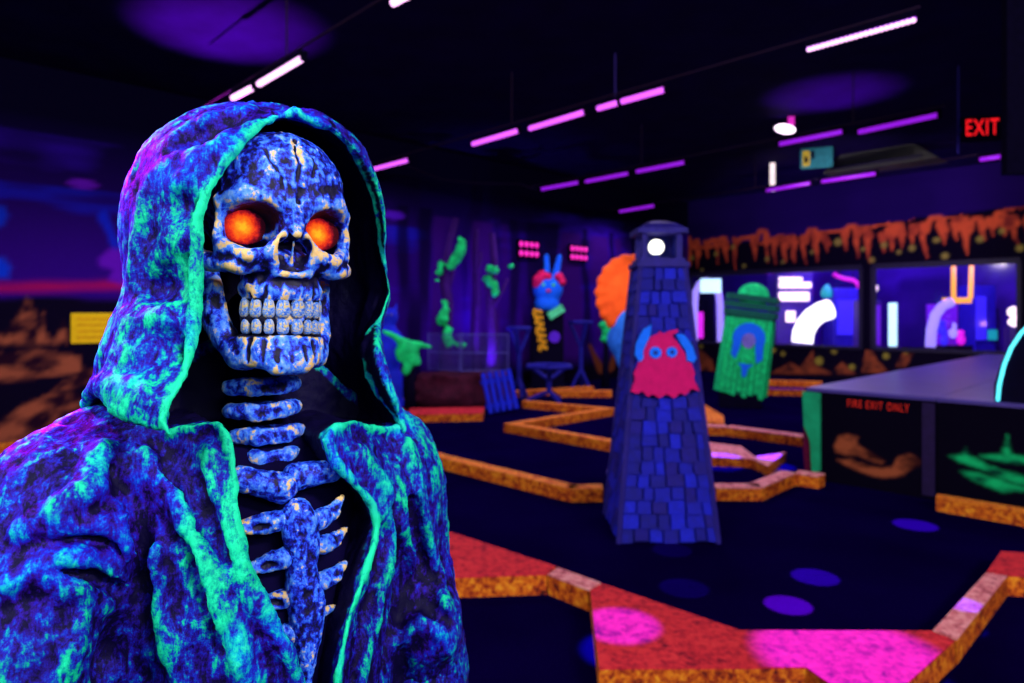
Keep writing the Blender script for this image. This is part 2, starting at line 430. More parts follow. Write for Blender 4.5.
def tooth(a, z, w, h, t, up):
    n, m = 14, 12; vs = []; fs = []
    for i in range(n+1):
        v = -math.pi/2+math.pi*i/n
        for k in range(m):
            u = 2*math.pi*k/m
            e = lambda c, q: math.copysign(abs(c)**q, c)
            cz = e(math.sin(v), .8); cr = e(math.cos(v), .7)
            tap = 1-(.12*cz if up else .26*cz)
            vs.append((w*cr*e(math.cos(u),.7)*tap, t*cr*e(math.sin(u),.7), h*cz))
    for i in range(n):
        for k in range(m): fs.append((i*m+k,i*m+(k+1)%m,(i+1)*m+(k+1)%m,(i+1)*m+k))
    me = bpy.data.meshes.new('tooth'); me.from_pydata(vs, [], fs)
    o = link('tooth', me, M_TOOTH, skull, True)
    p = arc(3.85,3.3,.3,a,z); o.matrix_local = Matrix.Scale(HS,4) @ Matrix.Translation(p) @ Matrix.Rotation(R(a*.85),4,'Z')
    return o
mt, nt_, bt = new_mat('painted_tooth')
nA = noise(nt_, 1.7, 4, .7, dist=.5); nB = noise(nt_, 5, 3, .7)
mx_ = math_(nt_, 'ADD', math_(nt_, 'MULTIPLY', nA, .7), math_(nt_, 'MULTIPLY', nB, .35))
nt_.links.new(ramp(nt_, [(.33,srgb(14,20,120)),(.43,srgb(40,110,235)),(.52,srgb(130,180,240)),(.57,srgb(236,205,130)),(.75,srgb(246,220,150))], mx_), bt.inputs['Base Color'])
bt.inputs['Roughness'].default_value = .5; bump(nt_, bt, nB, .4, .1); M_TOOTH = mt
for i, a in enumerate(TEETH):
    w = .70 if abs(a) < 20 else .58
    tooth(a, -7.95, w, 1.05, .5, False)
    tooth(a*.97, -9.85, w*.86, .78, .45, True)
# glowing eyes, deep in the sockets
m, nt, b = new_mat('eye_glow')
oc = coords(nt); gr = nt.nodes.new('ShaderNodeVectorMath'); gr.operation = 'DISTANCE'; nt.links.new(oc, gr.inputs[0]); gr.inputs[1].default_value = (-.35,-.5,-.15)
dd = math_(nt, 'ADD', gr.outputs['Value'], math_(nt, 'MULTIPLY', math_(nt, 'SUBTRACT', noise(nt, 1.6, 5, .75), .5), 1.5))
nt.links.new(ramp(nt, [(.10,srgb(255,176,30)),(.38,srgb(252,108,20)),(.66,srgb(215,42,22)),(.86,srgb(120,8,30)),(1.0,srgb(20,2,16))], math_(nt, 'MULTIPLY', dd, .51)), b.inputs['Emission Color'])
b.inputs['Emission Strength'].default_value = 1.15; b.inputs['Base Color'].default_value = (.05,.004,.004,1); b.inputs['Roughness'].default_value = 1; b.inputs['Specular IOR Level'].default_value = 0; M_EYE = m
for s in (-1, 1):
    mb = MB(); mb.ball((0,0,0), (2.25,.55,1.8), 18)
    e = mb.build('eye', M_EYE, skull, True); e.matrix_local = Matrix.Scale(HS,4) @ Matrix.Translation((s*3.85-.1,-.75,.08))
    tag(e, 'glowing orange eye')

# ---------- robe
def body_sdf(p):
    d = s_ell(p, (0,.025,1.17), (.172,.142,.30))
    d = smin(d, s_cap(p, (-.17,.03,1.302), (.165,.035,1.275), .078, .072), .05)
    d = smin(d, s_chain(p, [(-.12,.045,1.345),(.0,.06,1.40),(.11,.05,1.325)], [.06,.07,.06]), .06)
    d = smin(d, s_chain(p, [(-.20,.02,1.285),(-.265,-.035,1.12),(-.30,-.06,.90)], [.085,.083,.075]), .045)
    d = smin(d, s_chain(p, [(.180,.035,1.25),(.200,.03,1.12),(.208,.0,1.0)], [.078,.07,.068]), .03)
    d = smin(d, s_ell(p, (.195,-.03,1.085), (.05,.06,.055)), .03)
    d = smin(d, s_cap(p, (0,.04,1.05), (0,.05,.88), .14, .165), .06)
    return d
colq = [inv(374,436,.05), inv(396,440,.02), inv(398,452,.0)]
body0 = body_sdf
def body_sdf(p): return smin(body0(p), s_chain(p, colq, [.03,.03,.03]), .05)
# ridge lines of the folds: photo measurements dropped onto the body
FOLDS = [ # points, radius, lift
 ([(146,452),(177,500),(200,557),(217,602),(237,650),(250,683)], .0135, .004),
 ([(104,447),(92,486),(60,512),(20,530)], .014, .004),
 ([(128,513),(150,553),(156,602),(170,650),(178,683)], .010, .004),
 ([(60,528),(100,528),(128,545),(146,572)], .0085, .005),
 ([(48,556),(84,560),(108,574),(128,590)], .0085, .005),
 ([(0,590),(40,572),(75,588),(104,606)], .009, .004),
 ([(208,450),(216,490),(232,540),(252,592),(284,648)], .009, .002),
 ([(60,683),(74,650),(80,620)], .010, .003),
 ([(387,486),(384,511),(391,532),(389,564),(374,625),(361,683)], .0085, .006),
 ([(398,470),(403,500),(405,528)], .007, .003),
 ([(408,440),(419,493),(428,536),(439,575),(447,610)], .0075, .005),
 ([(398,520),(414,557),(424,589)], .0085, .004),
 ([(360,450),(378,478),(386,500)], .010, .003),
 ([(400,640),(420,622),(440,630),(450,650)], .010, .003),
]
GROOVES = [
 ([(70,538),(105,537),(128,548)], .004), ([(56,572),(90,574),(120,592)], .007), ([(100,690),(108,660),(114,632)], .021), ([(110,470),(135,500),(140,530),(142,580),(150,640)], .008),
 ([(165,470),(190,530),(205,590),(222,650)], .007), ([(150,440),(185,465),(212,520),(230,560)], .006),
 ([(395,545),(396,590),(388,640),(380,683)], .008), ([(410,500),(420,560),(432,612)], .006), ([(400,612),(425,602),(446,622)], .007), ([(380,530),(378,570),(362,630),(352,683)], .005),
]
fold3 = [(cast(body_sdf, q, -l), r_) for q, r_, l in FOLDS]
groove3 = [(cast(body_sdf, q, 0.0), r_) for q, r_ in GROOVES]
L_RIM = [(172,431),(192,427),(208,422),(220,426),(228,440),(233,470),(236,510),(243,560),(262,600),(288,650),(303,690),(310,720)]
R_RIM = [(402,426),(386,430),(368,428),(352,422),(336,428),(327,440),(335,462),(352,480),(372,504),(378,524),(372,552),(358,592),(343,645),(336,690),(332,720)]
rimL = cast(body_sdf, L_RIM, -.004); rimR = cast(body_sdf, R_RIM, -.004)
OPEN = [(q[0], q[2]) for q in rimL]+[(q[0], q[2]) for q in rimR[::-1]]+[(rimR[0][0]-.01,1.52),(rimL[0][0]+.01,1.52)]
def robe_sdf(p):
    d = body_sdf(p)
    for q, r_ in fold3: d = smin(d, s_chain(p, q, [r_*.4]+[r_*.85]*(len(q)-2)+[r_*.4]), .017)
    for q, r_ in groove3: d = smax(d, -s_chain(p, q, [r_*.5]+[r_]*(len(q)-2)+[r_*.5]), .014)
    cut = np.maximum(poly_sdf(p[0], p[2], OPEN), np.maximum(p[1]-f32(.06), f32(1.02)-p[2]))
    d = smax(d, -cut, .008)
    d = smin(d, s_chain(p, rimL, .0048), .006)
    d = smin(d, s_chain(p, rimR, .0048), .006)
    return d
def robe_disp(V, N):
    x, y, z = V.T
    a = fbm(x*16+2*z, y*16, z*5, 3, 21); b = np.abs(fbm(x*34, y*34, z*13, 3, 5))
    return .0045*a+.0065*(.25-b)+.0015*fbm(x*150,y*150,z*110,2,9)
def robe_inner(V, N):
    q = [V[:,k].astype(f32) for k in range(3)]
    b = body_sdf(q); c = poly_sdf(q[0], q[2], OPEN)
    return ((b < -.013) & (c < .006) & (q[1] < .1)).astype(float)
robe = blob('robe', robe_sdf, (-.42,-.20,.93), (.34,.22,1.50), .0037, M_CLOTH, statue, robe_disp, (10,.0042,60,.011), 1, robe_inner, -1, .75, lambda V: .55*np.exp(-(np.maximum(np.minimum(s_chain([V[:,k].astype(f32) for k in range(3)], rimL, 0.0), s_chain([V[:,k].astype(f32) for k in range(3)], rimR, 0.0))-.003,0)/.004)**2))
# skirt of the robe down to the plinth (below the picture)
V = []; n = 96
for i in range(22):
    t = i/21; z = .985-.945*t
    for k in range(n):
        a = 2*math.pi*k/n
        w = .017*(t+.25)*math.sin(a*11+1.7*math.sin(a*3)+t)+.008*math.sin(a*23+3*t)
        V.append(((.168+.10*t+w)*math.cos(a), .04+(.150+.10*t+w)*math.sin(a), z))
V = np.array(V); Q = np.array([(i*n+k, (i+1)*n+k, (i+1)*n+(k+1)%n, i*n+(k+1)%n) for i in range(21) for k in range(n)])
Q = Q[:,::-1].copy(); Nn = normals(V, Q); me = np_mesh('robe_skirt', V, Q); set_attr(me, 'relief', np.clip(relief(V,Q,Nn,12)/.006,-1,1))
link('robe_skirt', me, M_CLOTH, statue, True)
mb = MB(); mb.lathe([(.30,0),(.33,.01),(.33,.05),(.30,.06)], (0,.04,0), 40); mb.build('plinth', M_DARKCORE, statue, False)
for s, pts in ((-1, [(-.300,-.06,.91),(-.29,-.14,.86),(-.24,-.22,.84)]), (1, [(.205,.005,1.03),(.195,-.03,.93),(.13,-.13,.87)])):
    def fore(p, pts=pts): return s_chain(p, pts, [.066,.065,.06])
    lo_ = [min(q[k] for q in pts)-.1 for k in range(3)]; hi_ = [max(q[k] for q in pts)+.1 for k in range(3)]
    blob('sleeve', fore, lo_, hi_, .007, M_CLOTH, statue, lambda V, N: .006*fbm(V[:,0]*18,V[:,1]*18,V[:,2]*18,3,4), (10,.004))

# ---------- hood
def hood_outer(p):
    d = s_ell(p, (0.004,.045,1.598), (.150,.166,.158))
    d = smin(d, s_cap(p, (.004,.05,1.60), (.006,.045,1.48), .130, .118), .03)
    sk = s_chain(p, [(0,.045,1.50),(-.02,.03,1.425),(-.022,.02,1.38)], [.115,.152,.175])
    sk = smin(sk, s_cap(p, (.015,.045,1.47), (.03,.04,1.40), .115, .13), .03)
    return smin(d, sk, .04)
_rl = [(290,114),(270,120),(248,138),(228,160),(208,190),(198,220),(195,255),(195,300),(192,345),(185,375),(170,402),(163,420),(170,434)]
_rr = [(312,117),(336,133),(356,155),(369,182),(376,215),(378,245),(384,270),(389,292),(380,316),(368,336),(365,352),(368,374),(376,392),(391,410),(403,430)]
hl = cast(hood_outer, _rl, -.002)
_yr = [-.085,-.07,-.05,-.03,-.015,-.005,0,0,0,-.005,-.01,-.015,-.02,-.03,-.035]
hr = [inv(a[0], a[1], y) for a, y in zip(_rr, _yr)]
wing = [(q[0]-.012, q[1]+.02, q[2]) for q in hr[1:]]; wing2 = [(q[0]-.022, q[1]+.06, q[2]) for q in hr[2:]]
HOPEN = [(q[0], q[2]) for q in hl[::-1]]+[(q[0], q[2]) for q in hr]+[(hr[-1][0], 1.30),(hl[-1][0], 1.30)]
rim = hl[::-1]+hr
for _ in range(2): rim = [rim[0]]+[tuple((rim[i-1][k]+2*rim[i][k]+rim[i+1][k])/4 if k == 1 else rim[i][k] for k in range(3)) for i in range(1,len(rim)-1)]+[rim[-1]]
HF = [([(196,150),(160,180),(142,230),(140,300),(128,345),(112,385)], .008), ([(200,330),(165,318),(132,322)], .009), ([(190,350),(150,352),(118,372)], .007),
      ([(262,126),(215,150),(180,190),(172,240)], .008), ([(150,395),(120,388),(95,388)], .008), ([(240,112),(205,124),(165,150)], .007), ([(186,240),(160,262),(150,300)], .006)]
hf3 = [(cast(hood_outer, q, .002), r_) for q, r_ in HF]
hdent = cast(hood_outer, [(271,104),(196,132),(178,205),(165,345),(160,285),(225,118)], -.011)
hood_base = hood_outer
def hood_outer(p): return smin(smin(hood_base(p), s_chain(p, wing2, .022), .05), s_chain(p, wing, .016), .05)
def hood_solid(p):
    d = hood_outer(p)
    for q, r_ in hf3: d = smin(d, s_chain(p, q, [r_*.6]+[r_]*(len(q)-2)+[r_*.5]), .02)
    for q, r_ in zip(hdent, (.012,.018,.017,.02,.018,.012)): d = smax(d, -s_ell(p, q, (r_,r_,r_*.9)), .016)
    return d
def hood_sdf(p):
    o = hood_outer(p); d = smax(hood_solid(p), -(o+f32(.016)), .006)
    cut = np.maximum(poly_sdf(p[0], p[2], HOPEN), p[1]-f32(.02))
    d = smax(d, -cut, .006)
    bot = f32(1.398)+f32(.22)*np.minimum(p[1],0)-f32(.5)*np.maximum(p[1],0)-f32(.28)*np.minimum(p[0]+f32(.10),0)-f32(.42)*np.maximum(p[0],0)-p[2]
    d = smax(d, bot, .010)
    return smin(d, s_chain(p, rim, .0042), .006)
def hood_disp(V, N):
    x, y, z = V.T
    a = np.arctan2(y-.04, x)
    b = np.abs(fbm(a*6+x*10, z*10, y*10, 3, 31))
    return .006*fbm(x*14,y*14,z*9,3,41)+.005*(.28-b)+.0012*fbm(x*150,y*150,z*120,2,19)
def hood_inner(V, N):
    q = [V[:,k].astype(f32) for k in range(3)]; o = hood_outer(q)
    r_ = s_chain(q, rim, 0.0)
    return (((o < -.011) & (r_ > .0095)) | ((q[0] > .05) & (o < -.0035) & (r_ > .0058))).astype(float)
hood = blob('hood', hood_sdf, (-.25,-.20,1.31), (.24,.25,1.785), .0031, M_CLOTH, statue, hood_disp, (10,.0042,60,.011), 1, hood_inner, -1, .6, lambda V: .75*np.exp(-(np.maximum(s_chain([V[:,k].astype(f32) for k in range(3)], rim, 0.0)-.003,0)/.004)**2))

# ---------- chest: dark inner body, neck bones, collarbones, breastbone and ribs
def core_sdf(p):
    d = smin(s_ell(p, (0,.035,1.10), (.135,.112,.27)), s_cap(p, (-.09,.008,1.302), (.09,.008,1.295), .046), .03)
    return smin(d, s_cap(p, (0,.055,1.30), (0,.065,1.50), .035, .03), .03)
blob('dark_body', core_sdf, (-.15,-.10,.90), (.15,.16,1.54), .009, M_DARKCORE, statue)
def bone(name, fn, c, ext, h=.0022, rel=(7,.0022)):
    lo_ = [c[k]-ext[k] for k in range(3)]; hi_ = [c[k]+ext[k] for k in range(3)]
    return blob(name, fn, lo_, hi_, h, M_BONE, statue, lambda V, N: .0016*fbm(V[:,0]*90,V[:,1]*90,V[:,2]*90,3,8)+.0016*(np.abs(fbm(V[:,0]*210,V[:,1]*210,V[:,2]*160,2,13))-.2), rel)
for px, py, w in ((264,386,37),(264,410,37),(269,434,36),(270,456,33)):
    c = inv(px, py, -.014); r_ = w/F*.80
    def vert(p, c=c, r_=r_):
        d = s_ell(p, (c[0],c[1]+.012,c[2]), (r_*.93,.030,.0085))
        for s in (-1,1): d = smin(d, s_cap(p, (c[0]+s*r_*.5,c[1]-.012,c[2]+.002), (c[0]+s*r_*.86,c[1]+.004,c[2]+.001), .0095,.0085), .008)
        d = smin(d, s_cap(p, (c[0]-r_*.4,c[1]-.017,c[2]+.005), (c[0]+r_*.4,c[1]-.017,c[2]+.006), .0045), .006)
        return smin(d, s_cap(p, (c[0]-r_*.4,c[1]-.016,c[2]-.006), (c[0]+r_*.4,c[1]-.016,c[2]-.005), .0045), .006)
    bone('vertebra', vert, c, (.055,.05,.024))
SP = [(295,499),(308,500),(319,515),(321,545),(318,565),(323,585),(327,605),(324,635),(318,655),(312,690),(300,690),(296,660),(291,625),(287,590),(290,560),(282,530),(286,508)]
sp2 = [(q[0],q[2]) for q in (inv(a,b_,-.088) for a,b_ in SP)]
bone('sternum', lambda p: smax(poly_sdf(p[0],p[2],sp2), np.abs(p[1]+f32(.082))-f32(.014), .016), (sp2[3][0]-.005,-.082,1.20), (.05,.03,.125))
for a, b_, ra, rb in [((240,480),(283,486),.012,.015), ((296,478),(334,468),.015,.010)]:
    A, B = inv(*a,-.058), inv(*b_,-.068)
    bone('collarbone', lambda p, A=A, B=B: smin(s_cap(p, A, B, ra, rb), s_cap(p, (A[0],A[1],A[2]+.004), (B[0],B[1],B[2]-.008), ra*.8, rb*.7), .01), tuple((A[k]+B[k])/2 for k in range(3)), (.05,.035,.035))
for pts, rr in [ ([(246,527),(262,524),(281,520)],(.008,.0115,.011)), ([(254,567),(270,562),(285,558)],(.007,.011,.012)), ([(262,604),(276,600),(289,597)],(.006,.010,.011)), ([(268,640),(280,636),(292,632)],(.006,.012,.012)),
                 ([(342,498),(332,512),(318,520)],(.004,.009,.012)), ([(345,529),(335,540),(322,545)],(.004,.009,.011)), ([(345,563),(336,574),(324,580)],(.004,.009,.011)), ([(337,607),(330,609),(322,612)],(.003,.005,.006)) ]:
    q = [inv(*a,-.078+.004*(2-i)) for i, a in enumerate(pts)]
    def rib(p, q=q, rr=rr):
        d = s_chain(p, q, list(rr))
        e = (q[0][0]*.4+q[1][0]*.6, q[0][1]*.4+q[1][1]*.6-.012, q[0][2]*.4+q[1][2]*.6)
        return smax(d, -s_ell(p, e, (.010,.009,.0045)), .006)
    bone('rib', rib, q[1], (.045,.035,.035))
# =====================================================================  THE ROOM
UX, UY = -.699, .715                 # direction of the tube rows and of the window wall
VX, VY = .715, .699                  # direction of the mural wall
Q0 = Vector((-5.4, 8.0, 0))          # a point on the mural wall
KORN = Vector((4.58, 17.76, 0))      # far corner
WALLTOP, CEIL = 4.36, 4.42
def mural_s(px): k = (px-CX)/F; return (5.4+8*k)/(.715-.699*k)                      # metres along the mural wall from Q0
def window_t(px): k = (px-CX)/F; return (17.76*k-4.58)/(.699+.715*k)                # metres along the window wall from the corner
def mural_pt(s, z, off=0.0): return Vector((Q0.x+VX*s-off*UX, Q0.y+VY*s-off*UY, z))      # off > 0: out into the room
def window_pt(t, z, off=0.0): return Vector((KORN.x-UX*t-off*VX, KORN.y-UY*t-off*VY, z))
def mural_sz(px, py): s = mural_s(px); Y = Q0.y+VY*s; return (s, EYE-(py-HY)*Y/F)
def window_tz(px, py): t = window_t(px); Y = KORN.y-UY*t; return (t, EYE-(py-HY)*Y/F)

m, nt, b = new_mat('carpet')
n1 = noise(nt, 60, 4, .7); n2 = noise(nt, 1.3, 3, .5)
nt.links.new(ramp(nt, [(.3,srgb(4,0,30)),(.75,srgb(10,1,54))], math_(nt,'ADD',math_(nt,'MULTIPLY',n1,.5),math_(nt,'MULTIPLY',n2,.5))), b.inputs['Base Color'])
b.inputs['Roughness'].default_value = 1; b.inputs['Specular IOR Level'].default_value = 0; M_CARPET = m
M_CEIL = plain('black_ceiling', srgb(20,5,66), .9, .05, scale=2)
M_NIGHT = plain('night_wall', srgb(34,10,92), .85, .1, scale=1.2, var=.35)
M_BLACK = plain('black_paint', srgb(7,3,28), .85, .05)
M_FRAME = plain('dark_frame', srgb(14,8,40), .6, .2)

def paint_mat(name='wall_paint'):
    m, nt, b = new_mat(name)
    a = nt.nodes.new('ShaderNodeAttribute'); a.attribute_name = 'paint'
    n = noise(nt, 45, 4, .7)
    mx = nt.nodes.new('ShaderNodeMixRGB'); mx.blend_type = 'MULTIPLY'; mx.inputs[0].default_value = .35
    nt.links.new(a.outputs['Color'], mx.inputs[1]); nt.links.new(n, mx.inputs[2])
    nt.links.new(mx.outputs[0], b.inputs['Base Color']); b.inputs['Roughness'].default_value = .85; b.inputs['Specular IOR Level'].default_value = .03
    return m
M_PAINT = paint_mat()
def painted_panel(name, o, u, w, h, res, fn, mat=None, parent=None, hole=None, s0=0.0, z0=0.0):
    """a flat painted surface: fn(s, z) -> rgb in metres on the panel"""
    nx, nz = int(w/res)+1, int(h/res)+1
    S, Z = np.meshgrid(np.linspace(0,w,nx), np.linspace(0,h,nz), indexing='ij')
    V = np.stack([o[0]+u[0]*S, o[1]+u[1]*S, o[2]+Z], -1).reshape(-1,3)
    I = np.arange(nx*nz).reshape(nx,nz)
    Q = np.stack([I[:-1,:-1],I[1:,:-1],I[1:,1:],I[:-1,1:]], -1).reshape(-1,4)
    if hole is not None:
        c = hole((S[:-1,:-1]+S[1:,1:])/2+s0, (Z[:-1,:-1]+Z[1:,1:])/2+z0).reshape(-1); Q = Q[~c]
    me = np_mesh(name, V, Q)
    rgb = fn((S+s0).ravel(), (Z+z0).ravel())
    a = me.attributes.new('paint', 'FLOAT_COLOR', 'POINT')
    a.data.foreach_set('color', np.concatenate([rgb, np.ones((len(rgb),1))], 1).astype(f32).ravel())
    return link(name, me, mat or M_PAINT, parent)
def lay(col, mask, c):
    mask = np.clip(mask,0,1)[:,None]; return col*(1-mask)+np.array(c)[None]*mask if not isinstance(c, np.ndarray) else col*(1-mask)+c*mask
def soft(d, w): return np.clip(.5-d/w, 0, 1)
def n2d(s, z, f, o=4, seed=0): return fbm(s*f, z*f, s*0+.37, o, seed)

# ---- floor and ceiling
mb = MB(); mb.hexa([(-14,-5,-.05),(16,-5,-.05),(16,26,-.05),(-14,26,-.05)],[(-14,-5,0),(16,-5,0),(16,26,0),(-14,26,0)])
tag(mb.build('floor', M_CARPET), 'dark navy carpeted floor of the blacklight golf room', 'floor', kind='structure')
mb = MB(); mb.hexa([(-14,-5,CEIL),(16,-5,CEIL),(16,26,CEIL),(-14,26,CEIL)],[(-14,-5,CEIL+.1),(16,-5,CEIL+.1),(16,26,CEIL+.1),(-14,26,CEIL+.1)])
tag(mb.build('ceiling', M_CEIL), 'black painted open ceiling above the tubes', 'ceiling', kind='structure')

# ---- mural wall: night sky, red horizon, brown mesas
def mpoly(pts): return [mural_sz(*p) for p in pts]
def mural_paint(s, z):
    sky1, sky2, sky3 = np.array(srgb(8,3,38)), np.array(srgb(52,6,136)), np.array(srgb(34,6,110))
    k = np.clip((z-1.9)/1.9,0,1)[:,None]; col = sky2*(1-k)+sky1*k
    cl = n2d(s*.45, z*1.6, 1.1, 4, 3)
    col = lay(col, np.clip((cl-.05)*2.2,0,.65)*(z < 3.6), srgb(60,16,190))
    col = lay(col, np.clip((n2d(s*.35, z*2.2, 1.6, 3, 8)-.12)*3,0,.7)*(z < 3.0)*(z > 2.0), srgb(30,30,200))
    near = s < 3.4
    hz = 1.77+.03*np.sin(s*2)
    col = lay(col, np.clip(.75+1.6*n2d(s*.6, z*4, 2, 3, 5),0,1)*soft(np.abs(z-hz-.03)-.04, .12)*near, srgb(200,16,84))
    col = lay(col, soft(z-1.66-.04*n2d(s,z,2,2,1), .06)*np.clip((4.6-s)/.8,0,1), srgb(14,5,34))
    rock = np.array(srgb(176,92,62)); dk = np.array(srgb(38,12,34))
    def rocks(col, poly, seed, f=3.2):
        d = poly_sdf(s.astype(f32)+.03*n2d(s,z,7,3,seed).astype(f32), z.astype(f32)+.03*n2d(s,z,7,3,seed+4).astype(f32), poly)
        g = np.clip(.42+2.1*n2d(s+z*.5, z*2.2-s*.7, f*1.3, 4, seed), 0, 1)[:,None]
        return lay(col, soft(d,.04), dk*(1-g)+rock*g)
    col = rocks(col, mpoly([(-30,345),(-5,335),(8,330),(18,318),(24,300),(28,297),(32,306),(36,325),(42,340),(46,344)]), 11)
    col = rocks(col, mpoly([(36,343),(40,318),(43,312),(46,330),(52,344)]), 14)
    col = rocks(col, mpoly([(54,345),(60,325),(63,322),(66,335),(70,346)]), 16)
    col = rocks(col, mpoly([(-30,366),(0,352),(40,350),(80,356),(82,372),(40,378),(-30,384)]), 21, 2.2)
    col = rocks(col, mpoly([(-20,430),(0,424),(20,406),(50,394),(75,392),(95,404),(112,425),(112,434),(-20,446)]), 25, 2.4)
    col = rocks(col, mpoly([(50,392),(64,380),(84,370),(100,368),(100,376),(70,390)]), 29, 2.4)
    # dark tree trunks painted further along, with a violet wash
    far = np.clip((s-4.0)/.8,0,1)
    tr = vnoise(s*4.2+.5*n2d(s,z,1.2,2,9), z*.35, s*0, 61)
    col = lay(col, far*np.clip((tr-.05)*2.4,0,.9)*(z < 3.2)*(z > .4), srgb(62,14,118))
    col = lay(col, far*np.clip((.0-tr)*2.4,0,.8)*(z < 3.3), srgb(14,4,44))
    col = lay(col, far*soft(z-.45,.3), srgb(10,4,26))
    # blue and violet creature shapes at the picture's left
    for pts, c in (([(-8,205),(4,206),(8,216),(4,226),(-8,228)], srgb(16,50,210)), ([(-10,258),(4,258),(12,268),(8,278),(-10,278)], srgb(14,60,230)),
                   ([(99,211),(106,210),(112,226),(118,240),(119,262),(112,250),(106,232),(98,218)], srgb(24,40,220)),
                   ([(100,258),(110,248),(122,250),(124,285),(108,280),(112,270),(100,266)], srgb(110,20,200))):
        d = poly_sdf(s.astype(f32)+.02*n2d(s,z,8,2,4).astype(f32), z.astype(f32), mpoly(pts)); col = lay(col, soft(d,.06), c)
    d = ((s-mural_sz(83,184)[0])/.17)**2+((z-mural_sz(83,184)[1])/.05)**2; col = lay(col, soft(d-1,.8), srgb(120,24,210))
    d = ((s-mural_sz(394,215)[0])/.22)**2+((z-mural_sz(394,215)[1])/.07)**2; col = lay(col, soft(d-1,.8), srgb(90,24,200))
    # brown roots painted low on the wall near the corner
    for a, b_, c in (((590,346),(600,368),(606,372)),((616,346),(612,366),(604,372))):
        q = [(*mural_sz(*v),0) for v in (a,b_,c)]
        d = s_chain([s.astype(f32), z.astype(f32), np.zeros_like(s,dtype=f32)], q, [.05,.11,.08]); col = lay(col, soft(d,.05), srgb(120,60,30))
    return col
S0 = -4.6; S1 = mural_s(688)+.02
o_ = mural_pt(S0, 0)
w_ = painted_panel('wall_left', (o_.x, o_.y, 0), (VX,VY), S1-S0, WALLTOP, .04, mural_paint, s0=S0)
tag(w_, 'mural wall with violet night sky, red horizon and brown desert rocks', 'wall', kind='structure')
# ---- window wall: black dado with rocks, windows, stalactite frieze, plain violet above
T1 = 12.5
ZS, ZH, ZB = .70, 2.46, 3.44        # sill, window head, top of the frieze
T_MUL = [window_t(689), window_t(862), window_t(873), window_t(1010), window_t(1020)]
def in_window(t, z):
    return ((z > ZS) & (z < ZH)) & (((t > .04) & (t < T_MUL[1])) | ((t > T_MUL[2]) & (t < T_MUL[4])))
_fr = random.Random(5)
dots_hi = [(window_tz(px,py), r) for px, py, r in [(692,258,.05),(702,270,.035),(716,254,.05),(733,247,.05),(744,266,.04),(767,259,.05),(783,262,.04),(812,252,.04),(838,242,.08),(863,249,.04),(872,260,.05),(884,245,.06),(899,252,.04),(912,248,.06),(936,240,.05),(945,256,.06),(980,239,.06),(1002,231,.05),(1020,248,.06),(938,240,.04)]]
dots_lo = [(window_tz(px,py), r) for px, py, r in [(701,346,.05),(773,350,.07),(783,354,.05),(819,361,.09),(834,351,.06),(852,367,.06),(886,356,.06),(906,352,.04),(760,358,.05),(742,372,.05)]]
drips = [(684,240,262),(691,244,266),(699,243,268),(708,243,258),(718,242,264),(727,244,262),(736,240,270),(756,238,260),(768,238,262),(776,240,264),(786,243,262),(795,239,262),(806,238,264),(817,236,262),(828,240,252),(846,232,250),(858,230,258),(870,232,262),(884,236,252),(893,231,250),(903,230,248),(914,228,244),(926,226,258),(945,226,244),(958,224,240),(969,226,254),(984,222,240),(994,221,236),(1006,222,236),(1016,219,244),(1030,219,242)]
